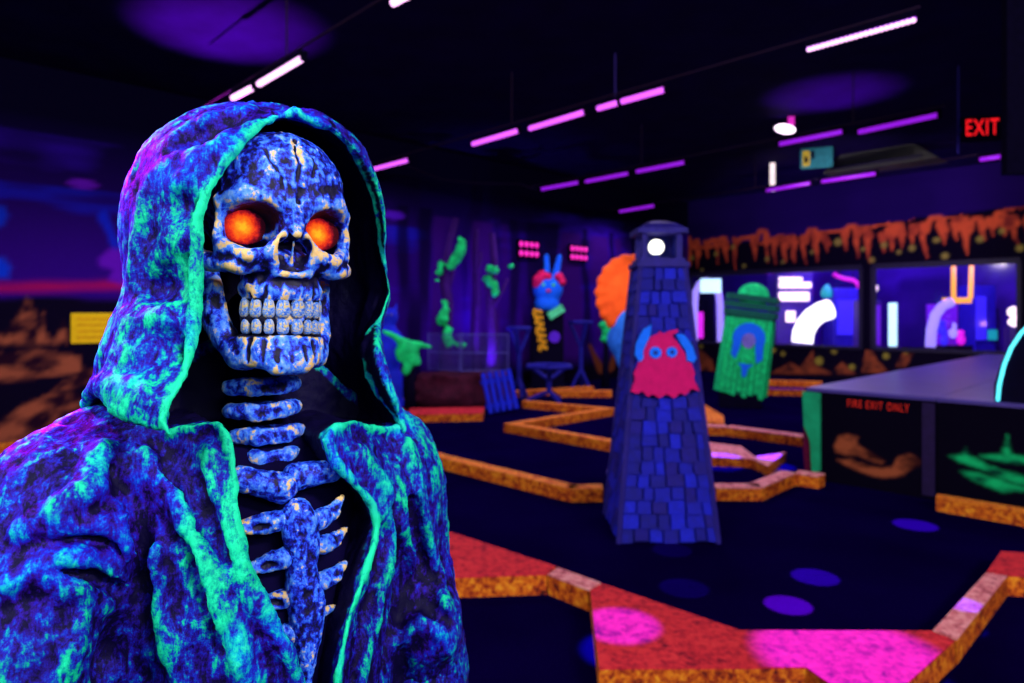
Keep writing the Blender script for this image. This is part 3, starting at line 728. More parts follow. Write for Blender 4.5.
def frieze_paint(t, z):
    col = np.tile(np.array(srgb(34,10,92)), (len(t),1))
    col = lay(col, soft(n2d(t,z,.8,3,2)-.0,.5)*.5, srgb(24,6,72))
    ztop = np.interp(t, [0, 2.0, 4.5, 6.8, 12.5], [3.20,3.24,3.40,3.48,3.54])+.05*n2d(t,z*0,3,3,6)
    col = lay(col, soft(z-ztop+.02,.03), srgb(10,4,26))
    org = np.array(srgb(222,92,50)); dko = np.array(srgb(130,46,40))
    g = np.clip(.7+1.2*n2d(t,z,6,3,15),0,1)[:,None]; oc_ = dko*(1-g)+org*g
    edge = soft(np.abs(z-ztop+.05+.07*n2d(t,z*0,3,2,8))-.022,.03)*np.clip(.55+2.0*n2d(t,z*0,1.7,2,31),0,1)
    col = np.where((edge > .3)[:,None], oc_, col)
    for px, ya, yb in drips:
        a, b_ = window_tz(px,ya), window_tz(px,yb)
        d = s_cap([t.astype(f32)+(.06*n2d(t,z,4,2,int(px))).astype(f32), z.astype(f32), np.zeros_like(t,dtype=f32)], (a[0]-.06,a[1]+.02,0), (b_[0],b_[1],0), .10 if int(px) % 2 else .07, .012)
        k = soft(d,.04)[:,None]; col = col*(1-k)+oc_*k
    tops = [window_tz(px, ya) for px, ya, yb in drips]
    for i, (a, b_) in enumerate(zip(tops[:-1], tops[1:])):
        if i % 3 == 2: continue
        rise = (.10, .03, .16, .06, .12)[i % 5]
        d = s_chain([t.astype(f32)+(.03*n2d(t,z,6,2,i)).astype(f32), z.astype(f32), np.zeros_like(t,dtype=f32)], [(a[0],a[1]-.08,0),(a[0]*.75+b_[0]*.25,(a[1]+b_[1])/2+rise,0),(a[0]*.25+b_[0]*.75,(a[1]+b_[1])/2+rise,0),(b_[0],b_[1]-.08,0)], [.07,.05,.05,.07])
        k = soft(d,.04)[:,None]; col = col*(1-k)+oc_*k
    for (a, r) in dots_hi: col = lay(col, soft(np.hypot(t-a[0], z-a[1])-r,.05), srgb(150,140,60))
    # dado
    low = z < ZS
    col = np.where(low[:,None], np.array(srgb(12,5,28))[None], col)
    for pts, sd in (([(686,372),(692,352),(700,350),(712,360),(716,374)],1),([(742,374),(752,352),(762,350),(768,374)],2),([(770,374),(790,362),(800,368),(812,350),(818,366),(832,374)],3),([(836,368),(842,362),(856,374),(838,374)],4),([(862,372),(866,347),(872,348),(876,360),(890,374)],5),([(896,366),(906,350),(912,352),(906,368)],6)):
        d = poly_sdf((t+.03*n2d(t,z,8,2,sd)).astype(f32), z.astype(f32), [window_tz(*q) for q in pts]); gg = np.clip(.6+1.2*n2d(t,z,6,3,sd),0,1)[:,None]
        col = lay(col, soft(d,.05)*low, np.array(srgb(60,26,30))*(1-gg)+np.array(srgb(150,74,42))*gg)
    for (a, r) in dots_lo: col = lay(col, soft(np.hypot(t-a[0], z-a[1])-r,.05)*low, srgb(150,140,50))
    return col
ow = window_pt(-.02, 0)
w_ = painted_panel('wall_right', (ow.x, ow.y, 0), (-UX,-UY), T1, WALLTOP, .035, frieze_paint, hole=in_window, s0=-.02)
tag(w_, 'wall with orange stalactite frieze above a band of arcade windows', 'wall', kind='structure')
rzW = math.atan2(-UY, -UX); rzM = math.atan2(VY, VX)
def wall_box(mb, t0, t1, z0, z1, thick, off):
    c = window_pt((t0+t1)/2, (z0+z1)/2, off); mb.box(c, (t1-t0, thick, z1-z0), rzW)
# window frames with their panes
m, nt, b = new_mat('window_glass'); nt.nodes.remove(b)
out = [n for n in nt.nodes if n.type == 'OUTPUT_MATERIAL'][0]
tr = nt.nodes.new('ShaderNodeBsdfTransparent'); gl = nt.nodes.new('ShaderNodeBsdfGlossy'); gl.inputs['Roughness'].default_value = .06
mix = nt.nodes.new('ShaderNodeMixShader'); mix.inputs[0].default_value = .03; tr.inputs[0].default_value = (.93,.92,.97,1)
nt.links.new(tr.outputs[0], mix.inputs[1]); nt.links.new(gl.outputs[0], mix.inputs[2]); nt.links.new(mix.outputs[0], out.inputs[0]); M_GLASS = m
for k, (a, b_) in enumerate(((.04, T_MUL[1]), (T_MUL[2], T_MUL[4]))):
    mb = MB()
    wall_box(mb, a, b_, ZS-.02, ZS+.05, .12, .0); wall_box(mb, a, b_, ZH-.05, ZH+.06, .12, .0)
    wall_box(mb, a-.03, a+.05, ZS, ZH, .12, .0); wall_box(mb, b_-.05, b_+.03, ZS, ZH, .12, .0)
    fo = mb.build(f'window_{k+1}', M_FRAME); tag(fo, ('arcade window left of the dark mullion' if k == 0 else 'arcade window right of the dark mullion'), 'window', kind='structure')
    mb = MB(); wall_box(mb, a+.05, b_-.05, ZS+.05, ZH-.05, .012, 0.0); mb.build('pane', M_GLASS, fo)
# room beyond the windows
ob = window_pt(-3.0, 0, -4.2)
def beyond(t, z):
    col = np.tile(np.array(srgb(44,14,120)), (len(t),1)); col = lay(col, np.clip(n2d(t,z,.7,3,4)*2,0,.8), srgb(90,40,210)); return col
tag(painted_panel('wall_back', (ob.x, ob.y, 0), (-UX,-UY), T1+3, WALLTOP, .2, beyond), 'violet back wall of the arcade behind the windows', 'wall', kind='structure')
# right column of black wall, in front of the window wall
mb = MB(); mb.box((5.26,5.08,(2.52+CEIL)/2), (3.2,.06,CEIL-2.52-.004)); mb.build('trim_1', M_BLACK)
tag(bpy.data.objects['trim_1'], 'black bulkhead hanging from the ceiling at the right edge', 'bulkhead', kind='structure')
# =====================================================================  COURSE BORDERS
def curb_mat(name, cols, rough=.8):
    m, nt, b = new_mat(name)
    n = noise(nt, 30, 5, .7, dist=.4); n2 = noise(nt, 9, 2, .5)
    v = math_(nt,'ADD',math_(nt,'MULTIPLY',n,.8),math_(nt,'MULTIPLY',n2,.25))
    nt.links.new(ramp(nt, cols, v), b.inputs['Base Color']); b.inputs['Roughness'].default_value = rough; b.inputs['Specular IOR Level'].default_value = .15
    bump(nt, b, n, .4, .01); return m
M_CURB = curb_mat('speckled_orange', [(.38,srgb(56,14,20)),(.47,srgb(160,52,20)),(.55,srgb(216,104,20)),(.68,srgb(240,164,36))])
M_CURBTOP = curb_mat('worn_orange_top', [(.36,srgb(100,30,26)),(.46,srgb(205,90,30)),(.56,srgb(236,140,34)),(.7,srgb(240,150,60))])
M_FELT = curb_mat('red_felt', [(.38,srgb(110,14,34)),(.48,srgb(190,34,46)),(.57,srgb(218,46,52)),(.72,srgb(224,62,60))], .95)
M_PINKTOP = curb_mat('pale_rose_top', [(.38,srgb(130,44,60)),(.48,srgb(210,110,110)),(.6,srgb(235,160,150))])
M_PLUM = plain('plum_felt', srgb(120,40,110), .95, .1)
GC = 'carpeted borders of the golf course'
def ribbon(mb, pts, w, z0, z1):
    """a run of straight border lengths; pts is the near foot of the run, thickness goes away from the viewer"""
    for a, b_ in zip(pts[:-1], pts[1:]):
        a = Vector((a[0],a[1],0)); b_ = Vector((b_[0],b_[1],0)); d = (b_-a).normalized(); n = Vector((-d.y,d.x,0))
        if n.y < 0: n = -n
        a2, b2 = a+n*w-d*w*.12, b_+n*w+d*w*.12
        q = [a, b_, b2, a2]
        if (b_-a).cross(a2-a).z < 0: q = q[::-1]
        mb.hexa([Vector((v.x,v.y,z0)) for v in q], [Vector((v.x,v.y,z1)) for v in q])
def curb(pts, label, w=.13, h=.11, top=None, floor=True):
    pts = [FP(*p) for p in pts]; o = pts[0].copy(); mb = MB(); ribbon(mb, [p-o for p in pts], w, 0, h-.012)
    c = mb.build('course_border', M_CURB, None); c.location = o
    tag(c, label, 'golf course border', GC)
    mb = MB(); ribbon(mb, [p-o for p in pts], w, h-.012, h); mb.build('top', top or M_CURBTOP, c)
    return c
def slab(poly, label, h=.11, top=None):
    pts = [FP(*p, h) for p in poly]; o = sum(pts, Vector())/len(pts); o.z = 0
    q = [p-o for p in pts]
    A = sum(q[i].x*q[(i+1)%len(q)].y-q[(i+1)%len(q)].x*q[i].y for i in range(len(q)))
    if A < 0: q = q[::-1]
    g = lambda z, k=1.0: [Vector((v.x*k,v.y*k,z)) for v in q]
    mb = MB(); mb.hexa(g(0), g(h-.008)); c = mb.build('course_border', M_CURB); c.location = o; tag(c, label, 'golf course border', GC)
    mb = MB(); mb.hexa(g(h-.008,.998), g(h,.998)); mb.build('top', top or M_FELT, c); return c
slab([(380,511),(452,532),(556,566),(546.5,574),(455,577),(380,579)], 'red topped border slab beside the statue\'s elbow, its orange edge facing front')
slab([(548,574),(558,567),(601,582.5),(588.5,589.5)], 'short pale topped border piece linking the two red slabs in the foreground', top=M_PINKTOP)
slab([(590,590),(602,583),(740,630),(931,630.5),(955,640),(908,683),(860,705),(806,667),(599,668)], 'large red and magenta topped border slab at the bottom right of centre')
slab([(933,630),(986,572.5),(1007,575.5),(957,639)], 'diagonal border beam with worn pale top at the lower right', top=M_PINKTOP)
slab([(987,571.5),(1001,551),(1060,555),(1060,579),(1008,575)], 'red topped border corner at the right edge of the picture')
curb([(425,464.5),(440,469),(570,502.5),(603,502)], 'long orange border running from the statue to the foot of the lighthouse')
curb([(716,501),(762,501),(796,485.5),(819,489)], 'bent orange border between the lighthouse and the black counter', top=M_PINKTOP)
curb([(522,408),(609,416.5),(512,433.5),(616,453)], 'zigzag orange border in the middle distance left of the lighthouse')
curb([(516,397.5),(560,395),(594,392.5)], 'straight orange border under the rabbit figure', w=.16)
curb([(556,397.5),(612,397.5)], 'short orange border just in front of the brown roots', w=.2)
curb([(374,407.5),(413,406)], 'small orange border in front of the blue creature', w=.2)
curb([(380,423.5),(408,422.5),(483,421)], 'wide red topped orange border before the rocky stage', w=.62, top=M_FELT)
curb([(708,435.2),(726,435.8),(802,446.5)], 'long orange border right of the lighthouse ending at the green post', w=.16, top=M_PINKTOP)
slab([(690,404),(704,404),(724,416),(724,423),(706,421),(690,416)], 'small orange border wedge behind the lighthouse', top=M_CURBTOP)
slab([(709,442),(741,446),(755,456.5),(786,452),(768,466),(751,458.5),(712,457)], 'kinked low border with a violet lit top between lighthouse and counter', h=.09, top=M_PINKTOP)
curb([(757,385.5),(822,387.5)], 'orange border along the foot of the window wall', w=.2)
curb([(757,395),(806,396)], 'plum topped orange border in front of the window wall', w=.35, top=M_PLUM)
curb([(-30,463),(0,456),(118,438)], 'orange border under the desert mural at the left', w=.15)
curb([(936,511),(1050,531.5)], 'orange border in front of the green splash panel', w=.10)

# =====================================================================  LIGHTHOUSE
M_SH = [plain(f'blue_shingle_{k}', c, .75, .25, scale=30) for k, c in enumerate((srgb(10,8,128), srgb(10,14,158), srgb(18,6,122), srgb(10,20,182)))]
M_LHTRIM = plain('violet_trim', srgb(34,24,120), .7, .25)
M_LHDARK = plain('lantern_blue', srgb(14,18,110), .7, .25)
LX, LY, HB, HT, ZT = 1.015, 4.75, .312, .146, 1.80
lh = empty('lighthouse', (LX, LY, 0)); tag(lh, 'blue shingled miniature lighthouse with a white lamp on top', 'lighthouse')
mb = MB(); q = lambda h, z: [Vector((sx*h,sy*h,z)) for sx, sy in ((-1,-1),(1,-1),(1,1),(-1,1))]
mb.hexa(q(HB-.02,0), q(HT-.02,ZT)); mb.build('tower', M_LHDARK, lh)
rnd = random.Random(3); mb = MB()
for face in range(4):
    M = Matrix.Rotation(math.pi/2*face, 3, 'Z'); nrow = 21
    for r_ in range(nrow):
        z0, z1 = ZT*r_/nrow, ZT*(r_+1)/nrow+.012
        h0, h1 = HB+(HT-HB)*z0/ZT, HB+(HT-HB)*z1/ZT
        xs = [-1]; 
        while xs[-1] < .86: xs.append(xs[-1]+rnd.uniform(.22,.42)*(.31/h0)**.6)
        xs[-1] = 1.0
        for a, b_ in zip(xs[:-1], xs[1:]):
            t = .012+rnd.random()*.012; g = .006; dz = rnd.uniform(-.012,.012); mb.cur = rnd.choice((0,0,1,1,2,3))
            bot = [(a*h0+g,-h0-t,z0+dz+.01),(b_*h0-g,-h0-t,z0+dz+.01),(b_*h0-g,-h0+.015,z0+.01),(a*h0+g,-h0+.015,z0+.01)]
            top = [(a*h1+g,-h1-.003,z1),(b_*h1-g,-h1-.003,z1),(b_*h1-g,-h1+.015,z1),(a*h1+g,-h1+.015,z1)]
            mb.hexa([M@Vector(v) for v in bot], [M@Vector(v) for v in top])
mb.build('shingle_cladding', M_SH, lh)
for sx, sy in ((-1,-1),(1,-1),(1,1),(-1,1)):
    mb = MB(); mb.tube([(sx*(HB+.012),sy*(HB+.012),0),(sx*(HT+.006),sy*(HT+.006),ZT)], .018, 6); mb.build('corner_board', M_LHTRIM, lh)
mb = MB(); mb.box((0,0,ZT+.02), (.355,.355,.035)); mb.box((0,0,ZT+.05), (.31,.31,.03)); mb.build('gallery', M_LHTRIM, lh, bevel=.006)
for sx, sy in ((-1,-1),(1,-1),(1,1),(-1,1)):
    mb = MB(); mb.box((sx*.118,sy*.118,1.94), (.035,.035,.20)); mb.build('lantern_post', M_LHTRIM, lh)
mb = MB(); mb.box((0,.11,1.94), (.22,.01,.19)); mb.box((.12,0,1.94), (.01,.22,.19)); mb.build('lantern_wall', M_LHDARK, lh)
mb = MB(); mb.box((0,0,2.05), (.335,.335,.035)); mb.hexa(q(.155,2.068), q(.10,2.105)); mb.hexa(q(.11,2.105), q(.03,2.13)); mb.build('roof', M_LHTRIM, lh)
mb = MB(); mb.ball((-.025,-.06,1.945), .052, 14); lamp = mb.build('lamp', glow('white_lamp', (1,.97,.86), 3.0), lh, True); tag(lamp, 'round white lit lamp')
mb = MB(); mb.lathe([(.03,1.835),(.03,1.86),(.018,1.87),(.018,1.90)], (-.025,-.06,0), 12); mb.build('lamp_holder', M_LHDARK, lh)

def front_mat_point(px, py):
    z = 1.2
    for _ in range(4): Y = 4.438+.166*z/ZT; z = EYE-(py-HY)*Y/F
    return ((px-CX)/F*Y, z)
def cutout_on(name, pts_px, mat, parent, off, th, conv):
    """flat board sawn to an outline and fixed to a tilted face"""
    mb = MB(); pts = [conv(*p) for p in pts_px]
    mb.prism([(p[0], p[1]) for p in pts], -off-th, -off, None)
    o = mb.build(name, mat, parent); return o
M_MRED = plain('monster_red', srgb(200,12,100), .8, .15, var=.1); M_MBLUE = plain('monster_blue', srgb(18,110,250), .8, .15, var=.1); M_MDARK = plain('monster_dark', srgb(120,8,50), .8, .1)
c4 = lambda L: [(610+x/3.592, 210+y/3.592) for x, y in L]
mc = empty('monster_cutout', (0,0,0)); tag(mc, 'shaggy red monster cutout with blue horns and round blue eyes on the lighthouse', 'cutout')
tilt = math.atan2(.166, ZT)
mc.matrix_world = Matrix.Translation((0, 4.438-.032, 0)) @ Matrix.Rotation(math.pi/2-tilt, 4, 'X')
# board plane: x across, y up the face, z towards the viewer
def fp(px, py): x, z = front_mat_point(px, py); return (x, z/math.cos(tilt))
def board(name, pts, mat, z0, z1):
    mb = MB(); mb.prism([fp(*p) for p in pts], z0, z1); return mb.build(name, mat, mc)
board('fur', c4([(70,650),(85,605),(80,585),(95,555),(108,512),(125,478),(140,455),(165,445),(175,436),(188,446),(200,436),(236,428),(238,436),(216,450),(238,480),(252,500),(282,545),(297,585),(292,602),(312,648),(285,640),(262,662),(245,655),(222,674),(200,658),(170,674),(150,660),(130,668),(110,648),(92,657)]), M_MRED, 0, .03)
board('horn', c4([(140,414),(112,430),(86,478),(82,520),(98,545),(112,535),(112,505),(128,470),(138,440)]), M_MBLUE, .032, .05)
board('horn', c4([(228,446),(256,448),(286,490),(300,532),(290,548),(266,540),(262,505),(244,482)]), M_MBLUE, .032, .05)
for ex, ey, er in ((155,512,21),(213,510,19)):
    e = board('eye', c4([(ex+er*math.cos(t),ey+er*math.sin(t)) for t in [k*math.pi/10 for k in range(20)]]), M_MBLUE, .032, .046)
    mb = MB(); mb.prism([fp(*p) for p in c4([(ex+er*.35*math.cos(t),ey+er*.35*math.sin(t)) for t in [k*math.pi/6 for k in range(12)]])], .047, .052); mb.build('pupil', M_LHDARK, e)

# =====================================================================  ORANGE CRESTED FIGURE behind the lighthouse
M_OR = plain('crest_orange', srgb(255,88,28), .8, .15, var=.2, scale=9); M_BLUEFIG = plain('figure_blue', srgb(40,120,255), .75, .2)
FY = 6.3; cf = empty('crested_figure', tuple(FP(622,312+F*1.5/FY)) ); tag(cf, 'figure with a big scalloped orange crest and blue body behind the lighthouse', 'figure')
ofs = cf.location.copy()
def rel(px, py, Y=FY): return tuple(P(px,py,Y)-ofs)
cc = rel(630,300)
def crest(p):
    d = s_ell(p, (cc[0]-.02,cc[1],cc[2]+.03), (.22,.10,.28))
    for k in range(10):
        a = R(62+k*19); e = (cc[0]+math.cos(a)*.27, cc[1], cc[2]+.05+math.sin(a)*.32)
        d = smin(d, s_cap(p, (cc[0],cc[1],cc[2]+.03), e, .05, .062), .02)
    return d
blob('crest', crest, (cc[0]-.45,cc[1]-.2,cc[2]-.5), (cc[0]+.45,cc[1]+.2,cc[2]+.58), .02, M_OR, cf)
def cbody(p): return smin(s_cap(p, rel(634,275), rel(621,340), .06, .12), s_cap(p, rel(621,340), rel(626,372), .12, .05), .05)
b0 = rel(628,320); blob('body', cbody, (b0[0]-.25,b0[1]-.2,b0[2]-.75), (b0[0]+.3,b0[1]+.2,b0[2]+.6), .02, M_BLUEFIG, cf)
mb = MB(); q0 = rel(628,370); mb.tube([(q0[0],q0[1],0),(q0[0],q0[1],q0[2])], .035, 10); mb.lathe([(.2,0),(.2,.03),(.05,.05)], (q0[0],q0[1],0), 20); mb.build('stand', M_LHTRIM, cf)

# =====================================================================  GREEN COFFIN
M_GRN = plain('coffin_green', srgb(10,215,112), .75, .2, var=.3, scale=14); M_GRND = plain('coffin_dark_green', srgb(8,96,74), .75, .2); M_FACE = plain('painted_face', srgb(120,110,190), .8, .1)
cp = FP(740,407); cf2 = empty('coffin', tuple(cp), R(-14)); tag(cf2, 'leaning green plank coffin with a blue haired figure painted on its front', 'coffin')
TL = Matrix.Translation((0,0,.2)) @ Matrix.Rotation(R(7.5),4,'Y')
def tl(mb): mb.v = [tuple(TL@Vector(v)) for v in mb.v]; return mb
mb = MB(); mb.box((0,.05,.10), (.62,.42,.2)); mb.build('base', M_BLACK, cf2, bevel=.02)
mb = MB(); pw = [(-.40,.02),(-.33,-.13),(.33,-.13),(.40,.02),(.40,.24),(-.40,.24)]
mb.hexa([Vector((x*1.0,y,0)) for x,y in pw],[Vector((x*.92,y,1.24)) for x,y in pw]); tl(mb).build('case', M_GRND, cf2)
rnd = random.Random(9); mb = MB()
for k in range(8):
    x0, x1 = -.335+k*.084, -.335+(k+1)*.084-.01; z0 = rnd.uniform(-.02,.07)
    mb.hexa([(x0,-.165,z0),(x1,-.165,z0-.01),(x1,-.125,z0),(x0,-.125,z0)],[(x0*.92,-.16,1.2),(x1*.92,-.16,1.2),(x1*.92,-.125,1.2),(x0*.92,-.125,1.2)])
for s in (-1,1):
    mb.hexa([Vector((s*x,y,.02)) for x,y in ((.345,-.14),(.41,.01),(.40,.03),(.33,-.125))],[Vector((s*x*.92,y,1.2)) for x,y in ((.345,-.14),(.41,.01),(.40,.03),(.33,-.125))])
tl(mb).build('plank_front', M_GRN, cf2)
mb = MB()
for z, k in ((1.24,1.02),(1.36,1.04),(1.48,1.0)): mb.hexa([Vector((x*k,y*k-.02,z)) for x,y in pw],[Vector((x*k,y*k-.02,z+.09)) for x,y in pw])
tl(mb).build('lid_band', [M_GRND], cf2)
mb = MB(); mb.ball((.0,.03,1.57), (.24,.15,.2), 12); tl(mb).build('dome', M_GRN, cf2, True)
def cutc(name, pts, mat, y0, y1):
    mb = MB(); mb.prism([(x, z) for x, z in pts], y0, y1, Matrix.Rotation(R(90),4,'X')); o = tl(mb).build(name, mat, cf2); return o
el = lambda cx, cz, rx, rz, n=20, a=0, b_=360: [(cx+rx*math.cos(R(a+(b_-a)*k/n)), cz+rz*math.sin(R(a+(b_-a)*k/n))) for k in range(n+(b_-a != 360))]
cutc('painted_hair', el(0,.90,.24,.24,20,-20,200)+[(-.23,.62),(-.16,.56),(-.12,.70),(-.10,.86),(.10,.86),(.12,.70),(.16,.52),(.24,.60)], M_MBLUE, .165, .178)
cutc('painted_face', el(0,.86,.10,.12), M_FACE, .179, .186)
cutc('painted_body', [(-.05,.75),(.05,.75),(.10,.62),(.06,.50),(.14,.42),(-.14,.42),(-.06,.50),(-.10,.62)], M_GRN, .167, .182)
cutc('painted_skirt', [(-.12,.50),(.12,.50),(.05,.44),(.03,.30),(-.03,.30),(-.05,.44)], M_MBLUE, .183, .188)
# =====================================================================  STAGE, TREES, CREATURES on the left
M_ROCK = curb_mat('dark_red_rock', [(.3,srgb(20,6,26)),(.45,srgb(50,10,30)),(.6,srgb(78,16,40)),(.8,srgb(40,10,50))])
M_WIRE = plain('grey_wire', srgb(70,64,150), .5, .4)
M_TRUNK = plain('violet_bark', srgb(58,18,104), .85, .1, scale=8); M_LEAF = plain('slime_green', srgb(16,220,108), .75, .2, var=.35, scale=8)
M_CBLUE = plain('creature_blue', srgb(16,36,205), .75, .2, scale=5)
Y0 = 11.0
st = empty('rocky_stage', (-.74, 11.0, 0)); tag(st, 'low dark red rocky stage in front of the violet trees', 'stage')
def stage(p):
    d = np.maximum(np.maximum(np.abs(p[0])-f32(.74), np.abs(p[1]-f32(.0))-f32(.36)), p[2]-f32(.52))
    return np.maximum(d+.10*fbm(p[0]*5,p[1]*5,p[2]*5,2,3).astype(f32), p[2]-f32(.53))
blob('rock_base', stage, (-.9,-.5,0), (.9,.5,.62), .04, M_ROCK, st)
fe = empty('wire_fence', (-.74, 10.80, .565)); tag(fe, 'pale wire mesh fence along the top of the rocky stage', 'fence')
def fpanel(a, b_):
    A, B = Vector(a), Vector(b_); mb = MB(); H = .58
    for z in (0.01, H*.5, H): mb.tube([A+Vector((0,0,z)),B+Vector((0,0,z))], .009, 6)
    n = int((B-A).length/.045)
    mm = MB()
    for k in range(1,n): p = A+(B-A)*k/n; mm.tube([p,p+Vector((0,0,H))], .0028, 4)
    for k in range(1,13): mm.tube([A+Vector((0,0,H*k/13)),B+Vector((0,0,H*k/13))], .0028, 4)
    mb.build('rail', M_WIRE, fe); mm.build('mesh_panel', M_WIRE, fe)
    for p in (A,B): m2 = MB(); m2.tube([p,p+Vector((0,0,H+.02))], .011, 8); m2.build('post', M_WIRE, fe)
fpanel((-.62,.30,0),(-.08,-.06,0)); fpanel((-.05,-.06,0),(.68,.02,0))
def tree(px, Y, base, top, label, branches, clumps, r0=.11):
    o = P(px, 312, Y); o.z = base; t = empty('dead_tree', o); tag(t, label, 'tree', 'violet trees behind the stage')
    L = lambda a, b_, dy=0: tuple(P(a,b_,Y+dy)-o)
    mb = MB(); T = [(0,0,0)]+[L(px+dx, 312-(zz-1.5)*F/Y) for dx, zz in top]
    mb.tube(T, [r0*1.25]+[r0*(1-.6*k/len(T)) for k in range(1,len(T))], 10)
    mb.build('trunk', M_TRUNK, t, True)
    for br in branches:
        mb = MB(); q = [L(*b_) for b_ in br]; mb.tube(q, [.05-.035*k/len(q) for k in range(len(q))], 8); mb.build('branch', M_TRUNK, t, True)
    for k, c in enumerate(clumps):
        q = [(*L(a,b_,-.16), r_/F*Y) for a, b_, r_ in c]
        def fol(p, q=q):
            d = None
            for x, y, z, r_ in q:
                e = s_ell(p, (x,y,z), (r_,r_*.8,r_)); d = e if d is None else smin(d, e, .05)
            return d+f32(.06)*fbm(p[0]*13,p[1]*13,p[2]*13,2,k).astype(f32)
        lo_ = [min(v[i]-v[3] for v in q)-.05 for i in range(3)]; hi_ = [max(v[i]+v[3] for v in q)+.05 for i in range(3)]
        f = blob('leaf_clump', fol, lo_, hi_, .03, M_LEAF, t)
    return t
tree(446, 11.62, .0, [(0,1.0),(3,1.6),(-2,2.2),(4,2.7),(10,3.1)], 'violet tree with green clumps at the left of the rocky stage',
     [[(448,290),(452,276),(455,262)],[(446,300),(442,285),(440,270)]],
     [[(461,240,3.5),(462,247,5),(460,254,6),(455,260,5),(451,266,4.5)],[(441,264,3),(440,272,4),(438,280,3.5)],[(444,304,3.5),(444,312,5),(443,320,5.5),(448,331,5),(447,338,5),(450,345,3.5),(458,346,3),(464,345,3.5)]])
tree(492, 12.1, .0, [(1,1.0),(-2,1.7),(3,2.3),(0,2.9)], 'violet tree with one green clump at the right of the rocky stage',
     [[(492,310),(497,300),(503,290),(508,278)],[(491,300),(487,290),(485,280)]],
     [[(489,270,4),(495,271,4.5),(488,279,5),(493,286,4.5),(496,294,4)],[(510,267,2.4)]])
tree(476, 12.35, .0, [(0,1.0),(2,1.8),(-1,2.5),(1,3.0)], 'bare pale violet trunk between the two green clad trees', [[(476,280),(480,262),(481,252)]], [], .075)
# blue creature
bc = P(385,312,10.45); bcr = empty('blue_creature', (bc.x,bc.y,0)); tag(bcr, 'lumpy blue creature figure right behind the statue\'s hood', 'figure')
def L2(px, py): v = P(px,py,10.45); return (v.x-bc.x, 0.0, v.z)
def bcs(p):
    d = s_ell(p, L2(386,350), (.26,.2,.42)); d = smin(d, s_ell(p, L2(390,317), (.13,.13,.14)), .06)
    d = smin(d, s_cap(p, L2(376,330), L2(372,352), .12, .1), .05); d = smin(d, s_chain(p, [L2(394,335),L2(402,343),L2(397,356)], [.09,.08,.08]), .05)
    for s in (-1,1): d = smin(d, s_cap(p, (s*.13,0,.5), (s*.15,-.03,.1), .14, .13), .06)
    d = smin(d, s_ell(p, (.02,.02,.09), (.3,.22,.12)), .05)
    for s, x in ((-1,386),(1,395)): d = smin(d, s_cap(p, L2(x,312), L2(x+s*2,303), .04, .02), .02)
    d = smax(d, -s_ell(p, tuple(np.add(L2(390,320),(0,-.14,0))), (.07,.05,.025)), .02)
    return d
blob('body', bcs, (-.45,-.35,0), (.45,.35,1.85), .03, M_CBLUE, bcr)
for s in (-1,1):
    mb = MB(); e = L2(390+s*2.6,314.5); mb.ball((e[0],-.12,e[2]), .024, 8); mb.build('eye', M_WIRE, bcr, True)
# green sprawling creature
gcY = 9.95; gc0 = P(412,312,gcY); gcr = empty('slime_creature', (gc0.x,gc0.y,0)); tag(gcr, 'green slimy creature with a long reaching arm beside the blue creature', 'figure')
def L3(px, py): v = P(px,py,gcY); return (v.x-gc0.x, 0.0, v.z)
def gcs(p):
    d = s_chain(p, [L3(383,331),L3(394,336),L3(404,343),L3(411,348)], [.035,.045,.06,.09])
    d = smin(d, s_chain(p, [L3(411,346),L3(421,345),L3(431,347)], [.08,.045,.02]), .05)
    for a, b_ in (((410,350),(401,358)),((412,352),(417,362)),((412,358),(406,371)),((404,344),(399,352))): d = smin(d, s_cap(p, L3(*a), L3(*b_), .08, .065), .05)
    return d+f32(.012)*fbm(p[0]*14,p[1]*14,p[2]*14,2,5).astype(f32)
blob('body', gcs, (-.55,-.2,.3), (.4,.25,1.5), .025, M_LEAF, gcr)
mb = MB(); q_ = L3(409,356); mb.tube([(q_[0],.10,0),(q_[0],.10,q_[2])], [.1,.05], 10); mb.build('stand', M_BLACK, gcr, True)
# blue slatted pallet leaning in front of the stage
pp = FP(504,414); pl = empty('blue_pallet', tuple(pp), R(18)); tag(pl, 'blue slatted crate leaning at the right end of the rocky stage', 'crate')
LM = Matrix.Rotation(R(-14),4,'X') @ Matrix.Rotation(R(-8),4,'Y')
for k in range(5):
    mb = MB(); mb.box((-.2+k*.1,0,.31), (.062,.04,.60)); mb.v = [tuple(LM@Vector(v)+Vector((0,0,.035))) for v in mb.v]; mb.build('slat', M_CBLUE, pl)
for z in (.12,.48):
    mb = MB(); mb.box((0,.045,z), (.50,.045,.07)); mb.v = [tuple(LM@Vector(v)+Vector((0,0,.035))) for v in mb.v]; mb.build('rail', M_CBLUE, pl)
